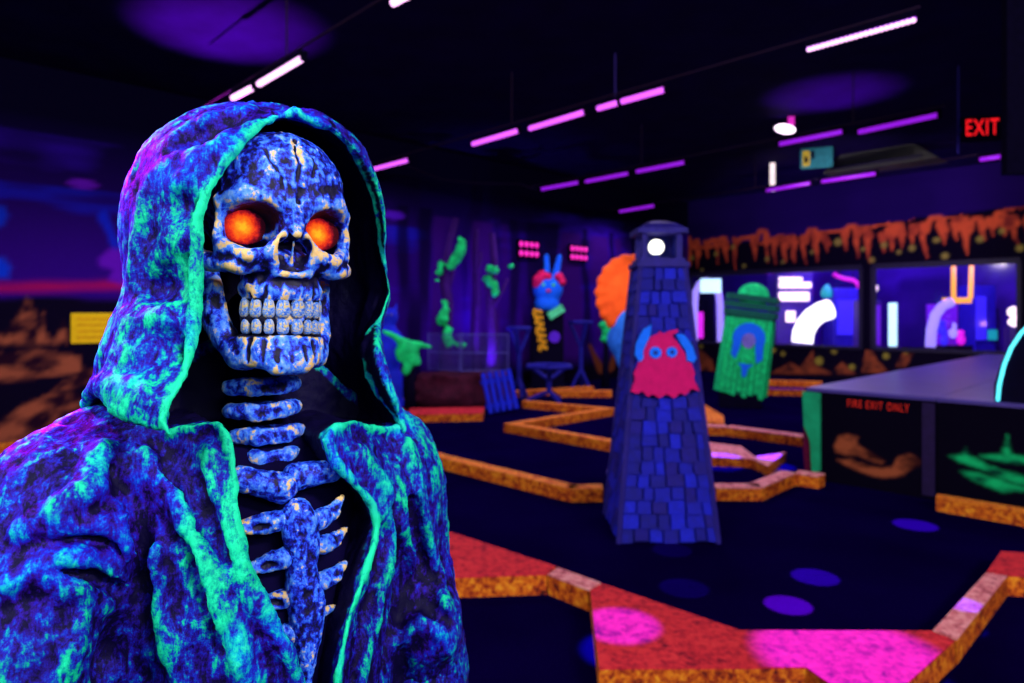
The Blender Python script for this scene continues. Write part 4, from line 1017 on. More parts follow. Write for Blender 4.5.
# =====================================================================  RABBIT ON ITS PEDESTAL
BY = 13.1; bx = P(547,312,BY); M_YEL = plain('sign_yellow', srgb(240,170,30), .8, .1); M_LIME = plain('sign_green', srgb(90,240,150), .8, .1); M_PINK = plain('rabbit_pink', srgb(220,30,90), .8, .1); M_VIO = plain('disc_violet', srgb(90,30,200), .7, .2)
pe = empty('sign_pedestal', (bx.x,bx.y,0)); tag(pe, 'black pedestal with yellow marks and a tilted green plate under the rabbit', 'pedestal')
L4 = lambda px, py, dy=0: (P(px,py,BY+dy)-Vector((bx.x,bx.y,0)))
mb = MB(); mb.box((0,.1,.76), (.62,.5,1.52)); mb.box((0,.1,.06), (.72,.56,.12)); mb.build('column', M_BLACK, pe, bevel=.02)
for k in range(7):
    c = L4(537.5+k*.9, 311+k*6, -.17); mb = MB(); mb.box(c, (.18,.03,.062), M=Matrix.Rotation(R(12),3,'Y')); mb.box(c+Vector((-.06+.04*(k%3),0,-.05)), (.07,.03,.05), M=Matrix.Rotation(R(12),3,'Y')); mb.build('yellow_mark', M_YEL, pe)
mb = MB(); mb.box(L4(556,312,-.2), (.32,.03,.15), M=Matrix.Rotation(R(-32),3,'Y')); mb.build('tilted_plate', M_LIME, pe)
mb = MB(); c = L4(554.5,337,-.17); mb.lathe([(.11,-.02),(.11,.02)], c, 20, Matrix.Rotation(R(90),3,'X')); mb.build('round_badge', M_VIO, pe)
rb = empty('rabbit_figure', (bx.x,bx.y+.05,1.525)); tag(rb, 'blue rabbit figure with pink hair and upright ears on the black pedestal', 'figure')
def L5(px, py): v = P(px,py,BY); return (v.x-bx.x, 0.0, v.z-1.525)
def rbs(p):
    d = s_ell(p, L5(548,289), (.29,.22,.27)); d = smin(d, s_ell(p, L5(547,304), (.24,.2,.2)), .05)
    d = smin(d, s_cap(p, L5(547,278), L5(546.5,256), .07, .05), .03); d = smin(d, s_cap(p, L5(555,278), L5(560,256), .075, .05), .03)
    d = smax(d, -s_chain(p, [(L5(543,292)[0],-.24,L5(543,292)[2]),(L5(549,294)[0],-.26,L5(549,294)[2]),(L5(556,291)[0],-.24,L5(556,291)[2])], .03), .02)
    return np.maximum(d, -p[2])
blob('body', rbs, (-.45,-.35,0), (.45,.35,1.25), .025, M_MBLUE, rb)
hq = [(L5(a,b_), r_) for a, b_, r_ in ((538,280,.11),(542,275,.10),(548,277,.08),(559,277,.09),(562,282,.08),(536,285,.07))]
def hair(p):
    d = None
    for c, r_ in hq: e = s_ell(p, (c[0],-.10,c[2]), (r_,r_*1.3,r_)); d = e if d is None else smin(d, e, .03)
    return d
blob('hair', hair, (-.45,-.35,.2), (.45,.25,.95), .025, M_PINK, rb)
for a in (543,553):
    e = L5(a,285); mb = MB(); mb.ball((e[0],-.215,e[2]), .035, 8); mb.build('eye', M_LIME, rb, True)
e = L5(548,291); mb = MB(); mb.ball((e[0],-.235,e[2]), (.045,.03,.03), 8); mb.build('nose', M_PINK, rb, True)
# blue trestle stools beside the pedestal
M_STOOL = plain('stool_blue', srgb(20,18,130), .7, .2)
def stool(px, Y, h, rr, rz, label):
    o = P(px,312,Y); o.z = 0; t = empty('trestle_stool', o, rz); tag(t, label, 'stool', 'blue trestle stools round the rabbit pedestal')
    mb = MB(); mb.tube([(rr*math.cos(k*math.pi/3),rr*math.sin(k*math.pi/3),h) for k in range(7)], .035, 8, False); mb.build('seat_ring', M_STOOL, t)
    for k in range(3):
        a = 2*math.pi*k/3; mb = MB(); mb.tube([(rr*math.cos(a),rr*math.sin(a),h),(0,0,h*.62)], .035, 8); mb.build('strut', M_STOOL, t)
        mb = MB(); mb.tube([(0,0,h*.3),(rr*.9*math.cos(a+.5),rr*.9*math.sin(a+.5),.03)], .035, 8); mb.build('leg', M_STOOL, t)
    mb = MB(); mb.tube([(0,0,h*.28),(0,0,h*.64)], .045, 8); mb.build('post', M_STOOL, t)
stool(519, 11.8, 1.22, .20, .3, 'tall blue trestle stool left of the rabbit pedestal')
stool(581, 13.3, 1.3, .22, .9, 'tall blue trestle stool right of the rabbit pedestal')
stool(549, 11.35, .60, .40, .5, 'low wide blue trestle stool in front of the rabbit pedestal')
# pink LED panels on the mural wall
M_PLED = glow('pink_led', srgb(255,40,190), 1.1)
def led_panel(px, py, w, h, label):
    s = mural_s(px); z = mural_sz(px,py)[1]; o = mural_pt(s, z, .06); t = empty('pink_light_grid', o, rzM); tag(t, label, 'light panel', 'pink light panels on the mural wall')
    mb = MB(); mb.box((0,0,0), (w,.06,h)); mb.build('housing', M_BLACK, t)
    for i in range(4):
        for j in range(2):
            mb = MB(); mb.ball((-w/2+w*(i+.5)/4,-.04,-h/2+h*(j+.5)/2), (.05,.03,.055), 8); mb.build('led', M_PLED, t, True)
led_panel(525.5, 249.5, .58, .36, 'pink LED panel upper left of the rabbit')
led_panel(575.5, 253.5, .58, .36, 'pink LED panel upper right of the rabbit')
# yellow board on the mural wall
s_ = mural_s(99); o = mural_pt(s_, mural_sz(99,328)[1], .02); yb = empty('yellow_board', o, rzM); tag(yb, 'bright yellow notice board on the desert mural left of the hood', 'board')
W_ = mural_s(127)-mural_s(71); H_ = 30*(Q0.y+VY*s_)/F
M_BOARD = plain('board_yellow', srgb(255,205,20), .8, .1, var=.08); M_BOARDL = plain('board_line', srgb(225,140,20), .8, .1)
mb = MB(); mb.box((0,0,0), (W_,.03,H_)); mb.build('panel', M_BOARD, yb, bevel=.008)
for k in range(4):
    mb = MB(); mb.box((0,-.017,H_*(.3-.2*k)), (W_*.8,.004,.012)); mb.build('ruled_line', M_BOARDL, yb)
# green growth by the corner
gg = P(605,312,13.6); gx = empty('slime_plant', (gg.x,gg.y,0)); tag(gx, 'small green slime growth on a dark stalk left of the lighthouse', 'plant')
def L6(px, py): v = P(px,py,13.6); return (v.x-gg.x, 0.0, v.z)
def gls(p):
    d = s_ell(p, L6(605,325), (.13,.11,.09)); d = smin(d, s_ell(p, L6(608,332), (.13,.1,.10)), .03); return smin(d, s_ell(p, L6(606,339), (.12,.1,.08)), .03)
blob('growth', gls, (-.3,-.2,.7), (.35,.2,1.6), .025, M_LEAF, gx)
mb = MB(); mb.tube([(0,0,0),(.02,0,.5),L6(606,340)], [.09,.06,.05], 8); mb.build('stalk', M_BLACK, gx, True)
# =====================================================================  BLACK COUNTER AND PANELS on the right
KX, KY, KZ = 2.67, 6.17, .82
def front_t(px): k = (px-CX)/F; return (KY*k-KX)/(.699+.715*k)
def front_pt(t, z, off=0.0): return Vector((KX-UX*t-off*VX, KY-UY*t-off*VY, z))
def front_tz(px, py): t = front_t(px); return (t, EYE-(py-HY)*(KY-UY*t)/F)
M_TOP = plain('counter_top', srgb(74,60,140), .35, .5, scale=3, var=.12)
rzF = rzW
def unit(name, t0, t1, depth, label, cat):
    o = front_pt(t0, 0); r_ = empty(name, o, rzF); tag(r_, label, cat)
    mb = MB(); mb.box(((t1-t0)/2, depth/2, (KZ-.03)/2), (t1-t0, depth, KZ-.03)); mb.build('body', M_BLACK, r_)
    mb = MB(); mb.box(((t1-t0)/2, depth/2-.01, KZ-.015), (t1-t0, depth+.02, .03)); mb.build('top', M_TOP, r_)
    return r_
T_A = front_t(937)
ca = unit('black_counter', 0, T_A-.004, 7.0, 'long black counter reading FIRE EXIT ONLY on its front', 'counter')
cb = unit('splash_counter', T_A+.004, 2.9, 7.0, 'black counter front painted with green splashes at the right edge', 'counter')
def panel_paint(shapes, seedc):
    def f(s, z):
        col = np.tile(np.array(srgb(9,4,24)), (len(s),1))
        for pts, c0, c1, sd in shapes:
            sx = s+.03*n2d(s,z,9,3,sd); zz = z+.02*n2d(s,z,9,3,sd+3)
            d = poly_sdf(sx.astype(f32), zz.astype(f32), [front_tz(*q) for q in pts]); g = np.clip(.6+1.5*n2d(s,z*2,7,3,sd),0,1)[:,None]
            col = lay(col, soft(d,.03), np.array(c0)*(1-g)+np.array(c1)*g)
        return col
    return f
br0, br1, gr0, gr1 = srgb(64,26,24), srgb(176,90,54), srgb(6,70,50), srgb(24,215,120)
fa = panel_paint([([(834,446),(840,436),(848,433),(856,437),(858,446),(872,452),(886,461),(882,464),(862,456),(836,452)],br0,br1,1),([(838,460),(852,458),(870,466),(890,468),(900,456),(910,454),(918,460),(926,463),(914,468),(904,474),(880,477),(860,472)],br0,br1,2)], 1)
fb_ = panel_paint([([(950,456),(962,455),(967,447),(971,456),(984,462),(1000,470),(1030,480),(1030,486),(1000,478),(980,468),(962,462)],gr0,gr1,5),([(980,455),(1004,454),(1007,436),(1011,452),(1030,458),(1030,464),(1004,464)],gr0,gr1,6),([(960,470),(980,474),(1004,482),(1030,488),(1030,492),(1000,490),(972,480)],gr0,gr1,7)], 2)
def attach_panel(root, t0, t1, fn):
    w = t1-t0
    o = painted_panel('front_mural', (0,-.006,0), (1,0), w, KZ-.04, .014, fn, parent=root, s0=t0); return o
attach_panel(ca, 0, T_A-.004, fa); attach_panel(cb, T_A+.004, 2.9, fb_)
M_REDTXT = plain('red_lettering', srgb(235,50,30), .8, .1, var=.1)
M_REDGLOW = glow('exit_red', srgb(255,24,34), 1.1)
def lettering(txt, size, mat, parent, loc, rot, name='lettering', ext=.002, sx=1.0):
    cu = bpy.data.curves.new(name, 'FONT'); cu.body = txt; cu.size = size; cu.align_x = 'CENTER'; cu.align_y = 'CENTER'; cu.extrude = ext; cu.materials.append(mat); cu.offset = .0004*size/.1; cu.space_character = 1.3 if len(txt) > 5 else 1.1
    o = bpy.data.objects.new(name, cu); COL.objects.link(o); bpy.context.view_layer.update()
    me = bpy.data.meshes.new_from_object(o.evaluated_get(bpy.context.evaluated_depsgraph_get())); bpy.data.objects.remove(o)
    o = bpy.data.objects.new(name, me); COL.objects.link(o); o.parent = parent; o.location = loc; o.rotation_euler = rot; o.scale = (sx,1,1); return o
tz0, tz1 = front_tz(845,405), front_tz(912,407)
lettering('FIRE EXIT ONLY', .092, M_REDTXT, ca, ((tz0[0]+tz1[0])/2, -.009, (tz0[1]+tz1[1])/2), (R(90),0,0), sx=.575)
M_GPOST = plain('post_green', srgb(20,160,104), .8, .15, scale=5, var=.35); M_DRED = plain('post_dark_red', srgb(90,10,50), .8, .1)
def cutf(name, pts, mat, y0, y1, root):
    mb = MB(); mb.prism([front_tz(*q) for q in pts], -y1, -y0, Matrix.Rotation(R(90),4,'X')); mb.v = [(v[0],v[1],v[2]) for v in mb.v]
    o = mb.build(name, mat, root); return o
cutf('green_trim', [(804.5,391),(822,393),(822,470),(814,474),(812,440),(806,425)], M_GPOST, -.05, -.02, ca)
cutf('red_trim', [(804.5,420),(810,436),(812,470),(806,472),(804,450)], M_DRED, -.02, -.008, ca)
mb = MB(); t_ = front_t(929); mb.box((t_, -.014, .40), (.09,.012,.74)); mb.build('corner_post', plain('post_plum', srgb(30,12,60), .7, .2), ca)
# rounded cabinet with a cyan tube standing on the counter
cab = empty('rounded_cabinet', tuple(front_pt(front_t(990)+.02, KZ+.001, -.04)), rzF); tag(cab, 'black rounded cabinet edged with a cyan light tube at the right edge', 'cabinet')
t00 = front_t(990)+.02
def ct(px, py): a = front_tz(px,py); return (a[0]-t00, a[1]-KZ)
prof = [(0,0),ct(993,385),ct(1000,362),ct(1009,344),ct(1020,330),ct(1040,314),ct(1075,303),(1.3,.62),(1.3,0)]
mb = MB(); mb.prism(prof, -.75, 0, Matrix.Rotation(R(90),4,'X')); mb.build('body', M_BLACK, cab)
M_CYAN = glow('cyan_tube', srgb(90,240,255), 1.6)
mb = MB(); mb.tube([(a[0],-.03,a[1]) for a in (ct(997.5,401),ct(999,385),ct(1004,365),ct(1011,348),ct(1021,333),ct(1034,320))], .012, 10); mb.build('cyan_tube', M_CYAN, cab, True)

# =====================================================================  ARCADE BEHIND THE WINDOWS
def AP(px, py, d): t = window_t(px); return P(px, py, KORN.y-UY*t+d)
M_CAB = plain('cabinet_violet', srgb(60,22,150), .5, .4); M_CABB = plain('cabinet_blue', srgb(40,20,190), .5, .4)
G_WHITE = glow('white_light', (1,.94,1), 2.4); G_ICE = glow('ice_light', srgb(190,235,255), 1.8); G_LAV = glow('lavender_light', srgb(160,140,255), 1.3); G_PINKW = glow('pink_white_light', srgb(255,225,235), 2.2)
G_MAG = glow('magenta_light', srgb(235,30,235), 1.0); G_TEAL = glow('teal_light', srgb(30,190,200), .6); G_ORG = glow('orange_light', srgb(255,170,60), 1.4); G_BLUE = glow('blue_light', srgb(60,40,255), .9); G_PUR = glow('purple_light', srgb(120,20,240), .6)
class Arc:
    """an arcade game standing on the floor behind the glass"""
    def __init__(s, name, px, d, label, cat='arcade machine', group='arcade machines behind the windows'):
        s.o = AP(px, 312, d); s.Y = s.o.y; s.o.z = 0; s.r = empty(name, s.o); tag(s.r, label, cat, group)
    def l(s, px, py, dy=0): v = P(px, py, s.Y)-s.o; v.y += dy; return v
    def rect(s, name, x0, y0, x1, y1, mat, dy=0, th=.05, bev=0):
        a, b_ = s.l(x0,y1), s.l(x1,y0); mb = MB(); mb.box(((a.x+b_.x)/2, dy, (a.z+b_.z)/2), (b_.x-a.x, th, b_.z-a.z)); return mb.build(name, mat, s.r, bevel=bev)
    def body(s, x0, x1, y0, mat, depth=.7, dy=.4):
        a, b_ = s.l(x0,y0), s.l(x1,y0); mb = MB(); mb.box(((a.x+b_.x)/2, dy, a.z/2), (b_.x-a.x, depth, a.z)); return mb.build('cabinet', mat, s.r, bevel=.03)
    def tube(s, name, pts, r, mat, dy=-.05):
        mb = MB(); mb.tube([s.l(x,y,dy) for x, y in pts], r, 12); return mb.build(name, mat, s.r, True)
a = Arc('arch_game', 707, 1.3, 'white glowing arch game seen through the window left of the coffin'); a.body(697,717,285,M_BLACK,.5,.45)
a.tube('arch_light', [(694,345),(694,305),(695,292),(699,284),(706,281),(713,284),(718,292),(719.5,305),(720,345)], .09, G_LAV)
a.rect('marquee', 699, 279, 719, 293, G_ICE, -.17, .06); a.rect('side_strip', 698, 312, 703, 338, G_MAG, -.02, .04)
a = Arc('sign_game', 796, 1.6, 'violet arcade cabinet with stacked white light bars'); a.body(778,815,272,M_CAB,.6,.42)
for x0,y0,x1,y1 in ((780,277,803,281),(780,282,812,288),(780,292,810,301)): a.rect('light_bar', x0,y0,x1,y1, G_PINKW, .06,.08,.02)
a.rect('screen', 787,311,796,322, G_PINKW, .06,.06,.01)
a = Arc('slide_game', 815, .8, 'arcade game with a thick curved white light tube'); a.body(795,816,344,M_CAB,.5,.3)
a.tube('curved_tube', [(804,343),(805,333),(809,324),(815,317),(823,312),(832,309)], .24, G_WHITE, .1)
a = Arc('tall_cabinet', 849, 1.7, 'plain blue violet arcade cabinet left of the dark window mullion'); a.body(836,861,288,M_CABB,.6,.42); a.rect('screen', 839,300,858,335, G_BLUE, .08,.05)
a.tube('finial', [(832.5,297),(832.5,293),(832.5,288),(833,284)], [.10,.14,.10,.03], G_TEAL, .3)
a = Arc('hanging_neon_squiggle', 846, 1.1, 'magenta neon squiggle hung in the window left of the mullion', 'neon light', 'neon lights')
a.tube('neon', [(833,274),(838,277),(845,279),(852,280),(857,284),(858,288)], .045, G_MAG)
for px in (838,852):
    mb = MB(); v = a.l(px,279,-.05); mb.tube([v, (v.x,v.y,CEIL-.01)], .008, 6); mb.build('cord', M_FRAME, a.r)
a = Arc('strip_game', 876, 1.0, 'lilac arcade cabinet with teal strip right of the mullion'); a.body(866,884,300,M_CAB,.5,.36)
a.rect('teal_strip', 867,300,869.5,344, G_TEAL, .06,.05); a.rect('front_panel', 871,305,882,345, G_PUR, .08,.04)
mb = MB(); v = a.l(876.5,289); mb.ball((v.x,.25,v.z), (.17,.1,.12), 10, Matrix.Rotation(R(-25),3,'Y')); mb.build('oval_lamp', G_PINKW, a.r, True); mb = MB(); mb.tube([(v.x,.3,v.z-.1),a.l(876,301,.3)], .03, 8); mb.build('lamp_stem', M_FRAME, a.r)
a = Arc('tube_lamp', 891.5, .8, 'single upright white light tube behind the right window', 'lamp', None); a.tube('tube', [(891.5,346),(891.5,305),(891.5,303)], .085, G_ICE); mb = MB(); v = a.l(891.5,346); mb.lathe([(.2,0),(.2,.04),(.06,.08),(.06,v.z)], (0,-.05,0), 16); mb.build('stand', M_FRAME, a.r)
a = Arc('claw_game', 950, 1.2, 'claw arcade game with an orange lit U and plush toys'); a.body(926,975,349,M_BLACK,.9,.5)
a.tube('arch_light', [(929,347),(930,330),(934,315),(941,306),(950,302)], .10, G_LAV); a.tube('orange_frame', [(952,266),(952,298),(960,300),(969,298),(970,266)], .045, G_ORG); a.rect('marquee', 946,298,974,303, G_ORG, .1,.05)
a.rect('back_screen', 944,304,975,348, G_PUR, .6,.05)
for px, py, mt_ in ((948,330,G_BLUE),(954,325,G_PUR),(959,333,G_LAV),(967,340,G_MAG),(950,341,G_BLUE)):
    mb = MB(); v = a.l(px,py); mb.ball((v.x,.2,v.z), (.09,.08,.12), 8); mb.ball((v.x,.2,v.z+.15), .07, 8); mb.build('plush_toy', mt_, a.r, True)
a.rect('toy_shelf', 944,346,975,349, M_FRAME, .25,.4)
a = Arc('blue_cabinet', 987, 2.6, 'blue lit arcade cabinet at the right end of the right window'); a.body(979,1000,285,M_CABB,.6,.42); a.rect('screen', 979,296,988,340, G_BLUE, .08,.05); a.rect('control_panel', 991,330,999,340, G_TEAL, .08,.05)
a = Arc('pale_mascot', 1014, .7, 'pale pink lit figure above the rounded cabinet', 'figure', None)
mb = MB(); v = a.l(1014,312); mb.ball(v, (.12,.1,.11), 10); v2 = a.l(1017,322); mb.ball(v2, (.17,.12,.10), 10); mb.build('body', G_PINKW, a.r, True)
mb = MB(); v3 = a.l(1014,328); mb.tube([(v3.x,0,0),(v3.x,0,v3.z)], .16, 12); mb.build('stand', M_CAB, a.r)

# =====================================================================  CEILING: tubes, rails, signs
ZTB = 3.70
M_RAIL = plain('rail_plum', srgb(34,14,44), .7, .2)
def gtube(c): return c
TUBES = [
 ((233,98),(254,87),'near',"violet white tube peeking just over the top of the hood"),
 ((259,84),(303,58),'near',"bright violet white tube above the hood, longest of the left ceiling row"),
 ((393,3),(424,-14),'near',"violet tube cut by the top edge of the picture"),
 ((372,169.5),(409,160),'mid',"violet tube at the right of the hood, level with the skull's forehead"),
 ((473,144),(519,130.5),'mid',"second violet tube from the hood in the middle ceiling row"),
 ((530,128.5),(585,112),'mid',"third violet tube from the hood in the middle ceiling row"),
 ((598,108.5),(618.3,102.6),'mid',"short violet tube left of the thin ceiling pole"),
 ((622,101.5),(665,89.5),'mid',"violet tube just right of the thin ceiling pole"),
 ((542,189),(579,182.3),'far',"leftmost violet tube of the far row over the rabbit"),
 ((586,181.5),(629,173.3),'far',"middle violet tube of the far row left of the lighthouse"),
 ((637,171.5),(685,162.3),'far',"violet tube of the far row right above the lighthouse"),
 ((620,211.5),(655,205.5),'far',"small low violet tube just above the lighthouse roof"),
 ((780,144),(843,131.5),'far',"violet tube under the bright lamp near the hanging poster"),
 ((859,132),(938,115),'far',"violet tube left of the EXIT sign"),
 ((767,190.5),(811,183),'far',"violet tube low on the right, beside the white upright lamp"),
 ((822,181.5),(876,173.5),'far',"violet tube low on the right, second from the white upright lamp"),
 ((980,159.5),(1001,156.5),'far',"short violet tube below the EXIT sign"),
]
G_T = {'near': glow('tube_near', srgb(255,190,255), 2.2), 'mid': glow('tube_mid', srgb(225,90,255), 1.5), 'far': glow('tube_far', srgb(150,26,225), 1.0)}
TUBE_POS = []
for a_, b_, kind, label in TUBES:
    A, B = HP(*a_, ZTB), HP(*b_, ZTB); c = (A+B)/2; t = empty('blacklight_tube', c, math.atan2((B-A).y,(B-A).x)); tag(t, label, 'light tube', 'violet blacklight tubes on the ceiling rails')
    Lh = (B-A).length/2
    mb = MB(); mb.tube([(-Lh,0,0),(Lh,0,0)], .028, 12); mb.build('tube', G_T[kind], t, True)
    mb = MB(); mb.box((0,0,.048), (2*Lh-.02,.05,.03)); mb.build('housing', M_BLACK, t)
    for s in (-1,1): mb = MB(); mb.box((s*(Lh+.012),0,.015), (.024,.06,.09)); mb.build('end_cap', M_BLACK, t)
    TUBE_POS.append((c, kind))
# LED bar
A, B = HP(807,50,ZTB), HP(916,19.5,ZTB); c = (A+B)/2; t = empty('led_bar', c, math.atan2((B-A).y,(B-A).x)); tag(t, 'beaded violet white LED bar at the upper right', 'light bar'); Lh = (B-A).length/2
mb = MB(); mb.box((0,0,.04), (2*Lh,.06,.04)); mb.build('housing', M_BLACK, t)
for k in range(22):
    mb = MB(); mb.ball((-Lh+2*Lh*(k+.5)/22,0,0), .019, 8); mb.build('led', G_T['near'], t, True)
mb = MB(); mb.tube([(-Lh,0,.012),(Lh,0,.014)], .010, 8); mb.build('diffuser', G_T['far'], t)
for a_, b_, label in (((205,113.5),(420,-12),'ceiling rail carrying the tubes above the hood'),((330,181),(920,18),'long ceiling rail carrying the middle row of tubes'),((530,191.5),(800,141),'ceiling rail carrying the far row of tubes'),((600,215),(1003,157),'lowest far ceiling rail behind the lighthouse top'),((776,145),(945,113.5),'ceiling rail left of the EXIT sign')):
    A, B = HP(*a_, ZTB), HP(*b_, ZTB); up = Vector((0,0,.085))
    o_ = empty('ceiling_rail', A); tag(o_, label, 'rail', 'rails hung below the ceiling')
    mb = MB(); mb.tube([up, B-A+up], .011, 8); mb.build('bar', M_RAIL, o_)
    for f in (.5,):
        p = (B-A)*f+up; mb = MB(); mb.tube([p,(p.x,p.y,CEIL-ZTB-.005)], .008, 6); mb.build('hanger', M_RAIL, o_)
mb = MB(); p = P(617,100,7.7); mb.tube([(0,0,.13),(0,0,CEIL-ZTB-.005)], .012, 8)
o_ = mb.build('ceiling_pole', plain('pole_blue', srgb(40,20,110), .6, .3)); o_.location = (p.x-.02,p.y,ZTB); tag(o_, 'thin blue pole dropping from the ceiling onto the middle tube row', 'pole')
cab_pts = [HP(408,166,ZTB+.0),HP(440,179,3.62),HP(475,183,3.62),HP(520,184,3.62),HP(537,190,ZTB+.0)]
mb = MB(); mb.tube(cab_pts, .010, 6); o_ = mb.build('hanging_cable', M_RAIL); tag(o_, 'slack cable hanging between the middle and the far tube rows', 'cable')
mb = MB(); mb.tube([HP(-10,115,3.9),HP(40,118,3.86),HP(100,126,3.84),HP(150,138,3.86)], .010, 6); o_ = mb.build('hanging_cable', M_RAIL); tag(o_, 'slack cable under the ceiling left of the hood', 'cable')
# EXIT sign on its drop rod
e0 = P(982,128,8.0); ex = empty('exit_sign', e0, R(-12)); tag(ex, 'red lit EXIT sign hanging at the upper right', 'sign')
mb = MB(); mb.box((0,.035,0), (.42,.06,.30)); mb.build('housing', M_BLACK, ex, bevel=.01)
lettering('EXIT', .27, M_REDGLOW, ex, (0,-.002,0), (R(90),0,0), sx=.60)
mb = MB(); mb.tube([(-.235,.035,-.28),(-.235,.035,CEIL-e0.z-.01)], .012, 8); mb.box((-.222,.035,0), (.03,.03,.05)); mb.build('drop_rod', M_LHTRIM, ex)
# poster, duct, lamps near the window wall
e0 = P(816.5,158,12.0); po = empty('hanging_poster', e0, R(-20)); tag(po, 'small teal and yellow poster hanging under the ceiling above the frieze', 'poster')
mb = MB(); mb.box((0,0,0), (.52,.02,.36)); mb.build('board', plain('poster_teal', srgb(30,110,120), .7, .2), po)
for x, z, w, h in ((-.17,0,.12,.28),(-.06,.06,.05,.14),(-.17,-.02,.06,.1)):
    mb = MB(); mb.box((x,-.013-.004*(w<.1),z), (w,.006,h)); mb.build('printed_block', plain('poster_yellow', srgb(190,170,50), .7, .1) if w > .1 else M_BLACK, po)
for x in (-.2,.2): mb = MB(); mb.tube([(x,0,.18),(x,0,CEIL-e0.z-.005)], .006, 6); mb.build('cord', M_FRAME, po)
e0 = P(880,128,12.4); e0.z = CEIL-.2; du = empty('ceiling_duct', e0, rzW); tag(du, 'dark olive air duct under the ceiling left of the EXIT sign', 'duct')
mb = MB(); mb.hexa([(-.9,-.3,-.12),(1.0,-.3,-.12),(1.0,.3,-.12),(-.9,.3,-.12)],[(-.6,-.25,.19),(.6,-.25,.19),(.6,.25,.19),(-.6,.25,.19)]); mb.build('duct_body', plain('olive', srgb(44,46,44), .6, .3), du); mb = MB(); mb.box((0,-.31,-.05), (1.5,.02,.05)); mb.build('flange', M_FRAME, du)
e0 = P(785,129,10.2); hl_ = empty('flood_lamp', e0, R(-20)); tag(hl_, 'glaring white violet flood lamp hanging above the frieze', 'lamp')
mb = MB(); mb.ball((0,0,0), (.15,.07,.07), 12, Matrix.Rotation(R(14),3,'Y')); mb.build('lens', glow('flood_white', (1,.75,1), 3.0), hl_, True)
mb = MB(); mb.box((0,.1,.02), (.34,.14,.16)); mb.build('housing', M_BLACK, hl_, bevel=.02); mb = MB(); mb.tube([(0,.1,.1),(0,.1,CEIL-e0.z-.005)], .014, 8); mb.build('stem', M_FRAME, hl_)
mb = MB(); v = P(788,123,10.2)-e0; mb.box((v.x+.04,-.02,v.z+.02), (.09,.04,.12)); mb.build('pink_filter', glow('pink_filter', srgb(230,30,200), .8), hl_)
a_ = P(772.5,162,13.4); b_ = P(772.5,192,13.4); ul = empty('hanging_lamp', b_); tag(ul, 'short white upright lamp hanging at the left end of the low right tubes', 'lamp')
mb = MB(); mb.tube([(0,0,.02),(0,0,a_.z-b_.z)], .05, 10); mb.build('tube', glow('warm_white', (1,.82,.86), 1.1), ul, True); mb = MB(); mb.tube([(0,0,a_.z-b_.z),(0,0,max(a_.z-b_.z+.01,CEIL-b_.z-.005))], .012, 6); mb.build('stem', M_FRAME, ul)
# =====================================================================  LIGHT, CAMERA, RENDER SETTINGS
def area(name, loc, target, size, energy, color):
    l = bpy.data.lights.new(name, 'AREA'); l.shape = 'RECTANGLE'; l.size, l.size_y = size; l.energy = energy; l.color = color
    o = bpy.data.objects.new(name, l); COL.objects.link(o); o.location = loc
    o.rotation_euler = (Vector(target)-Vector(loc)).to_track_quat('-Z', 'Y').to_euler(); return o
def spot(name, loc, target, deg, blend, energy, color, radius=.02):
    l = bpy.data.lights.new(name, 'SPOT'); l.spot_size = R(deg); l.spot_blend = blend; l.energy = energy; l.color = color; l.shadow_soft_size = radius
    o = bpy.data.objects.new(name, l); COL.objects.link(o); o.location = loc
    o.rotation_euler = (Vector(target)-Vector(loc)).to_track_quat('-Z', 'Y').to_euler(); return o
# added lamps behind the camera, no fixtures seen: statue keys, then frontal fill
area('added_fill', (-1.2,-1.2,3.0), (-.35,.75,1.45), (1.4,.25), 14, (.80,.95,1))
area('added_fill', (1.1,-1.1,2.3), (-.2,.8,1.45), (1.4,.25), 17, (.85,.95,1))
area('added_fill', (3.2,-1.6,3.9), (2.2,4.5,.2), (2.4,.3), 280, (.95,.86,1))
area('added_fill', (-3.0,-1.6,3.9), (-2.5,7.5,1.2), (2.4,.3), 260, (.92,.90,1))
spot('added_rim_spot', (-2.4,1.7,2.9), (-.40,.78,1.55), 34, .5, 900, (.42,.0,1.0), .12)  # spots added behind the statue for a violet rim on hood and shoulder
spot('added_rim_spot', (-1.9,2.6,2.2), (-.46,.72,1.40), 26, .5, 1100, (.45,.0,1.0), .10)
# the hung tubes: each throws its light downwards
for c, kind in TUBE_POS:
    if kind == 'near' and c.y < 5: continue
    spot('tube_glow', (c.x,c.y,c.z-.05), (c.x,c.y,0), 165, .6, {'near':60,'mid':60,'far':80}[kind], (.72,.56,1.0), .03)
# moving-head spots on the floor and the slabs
for px, py, rad, e in ((788,605,.125,300),(815,577,.135,120),(915,525,.15,140),(672,550,.13,14),(684,588,.14,22)):
    g = FP(px,py); spot('dance_spot', (g.x+.1,g.y+.15,4.3), g, 2*math.degrees(math.atan(rad/4.3)), .25, e*70, (1.0,.05,.62) if py > 600 else ((.60,.06,1.0) if px > 700 else (.35,.05,1.0)), .005)
for px, py, rad, e in ((620,625,.20,330),(962,604,.10,110),(850,655,.42,360),(720,455,.22,200),(775,455,.2,300),(445,452,.1,60)):
    g = FP(px,py,.11); spot('dance_spot', (g.x-.2,g.y+.3,4.3), g, 2*math.degrees(math.atan(rad/4.2)), .5, e*30, (.05,.0,1.0), .01)
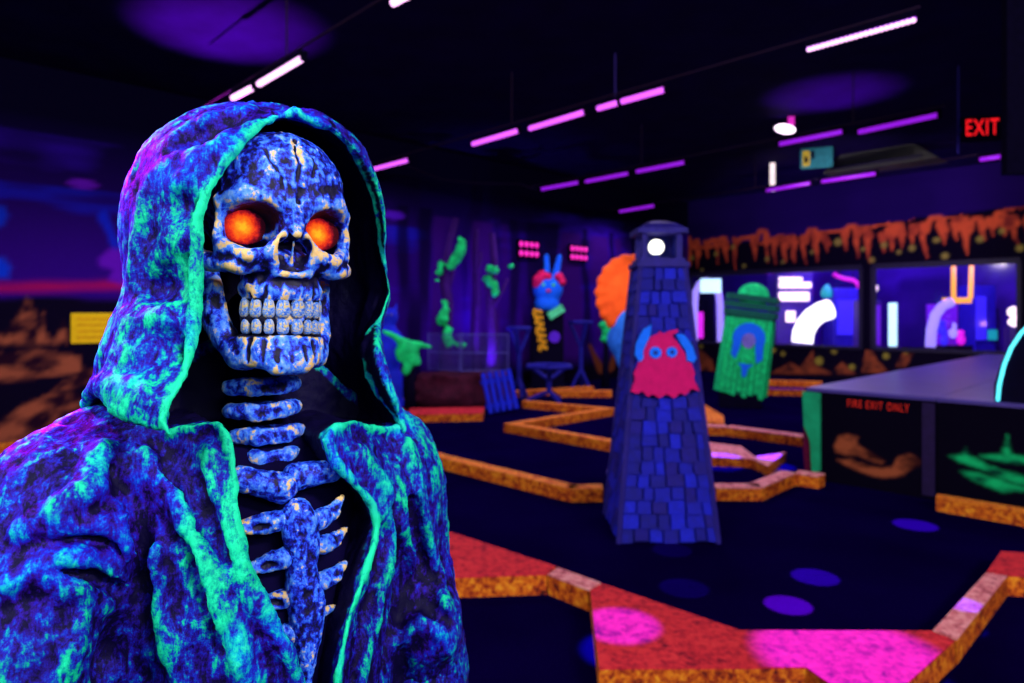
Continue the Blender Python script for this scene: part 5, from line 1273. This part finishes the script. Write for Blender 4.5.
# unseen uplights added to wash the ceiling and the walls in violet
spot('added_uplight', (-4.0,8.3,.25), HP(228,32,CEIL), 27, 1, 4200, (.9,.04,1.0), .05)
spot('added_uplight', (4.6,10.0,.25), HP(832,95,CEIL), 26, 1, 1800, (.8,.05,1.0), .05)
spot('added_uplight', (-.5,11.65,.3), (-.35,12.7,3.2), 80, 1, 200, (.28,.06,1.0), .05)
spot('added_uplight', (5.2,10.6,1.2), window_pt(4.2,3.4), 75, 1, 420, (.34,.14,1.0), .05)
spot('frieze_fill', (4.2,9.5,2.9), window_pt(4.0,2.7), 80, .8, 520, (1.0,.80,.95), .05)  # added spots without fixtures, brightening the stalactite frieze
spot('frieze_fill', (5.6,8.2,2.9), window_pt(7.0,2.8), 70, .8, 260, (1.0,.80,.95), .05)
spot('figure_fill', (-.2,3.9,3.3), P(612,290,6.3), 12, .6, 260, (1.0,.85,.8), .05)  # added spot that brightens the orange crest
spot('mural_fill', (-2.6,6.6,3.5), mural_pt(-.1,1.0), 60, .8, 80, (1.0,.85,.95), .05)  # added spot brightening the desert mural and its yellow board
for t, d, e in ((1.3,-1.6,220),(3.6,-1.7,300),(6.2,-1.4,280)):
    c = window_pt(t, 3.4, d); spot('arcade_fill', c, (c.x+.3,c.y+1.2,.6), 150, .6, e, (.45,.25,1.0), .05)  # unseen spots added to brighten the room behind the windows
w = bpy.data.worlds.new('world'); scene.world = w; w.use_nodes = True
w.node_tree.nodes['Background'].inputs[0].default_value = (.16,.10,.55,1); w.node_tree.nodes['Background'].inputs[1].default_value = .12

cam = bpy.data.cameras.new('camera'); co = bpy.data.objects.new('camera', cam); COL.objects.link(co)
cam.sensor_width = 36; cam.lens = 36*F/1024; cam.shift_y = -(341.5-HY)/1024
cam.clip_start = .05; cam.clip_end = 100
co.location = (0,0,EYE); co.rotation_euler = (R(90),0,0); scene.camera = co
cam.dof.use_dof = True; cam.dof.focus_distance = .72; cam.dof.aperture_fstop = 4.8; cam.dof.aperture_blades = 9
scene.view_settings.view_transform = 'Standard'; scene.view_settings.look = 'None'
scene.view_settings.exposure = 0; scene.view_settings.gamma = 1; scene.view_settings.use_curve_mapping = False
scene.cycles.use_denoising = True
scene.cycles.max_bounces = 5; scene.cycles.diffuse_bounces = 3; scene.cycles.sample_clamp_indirect = 4
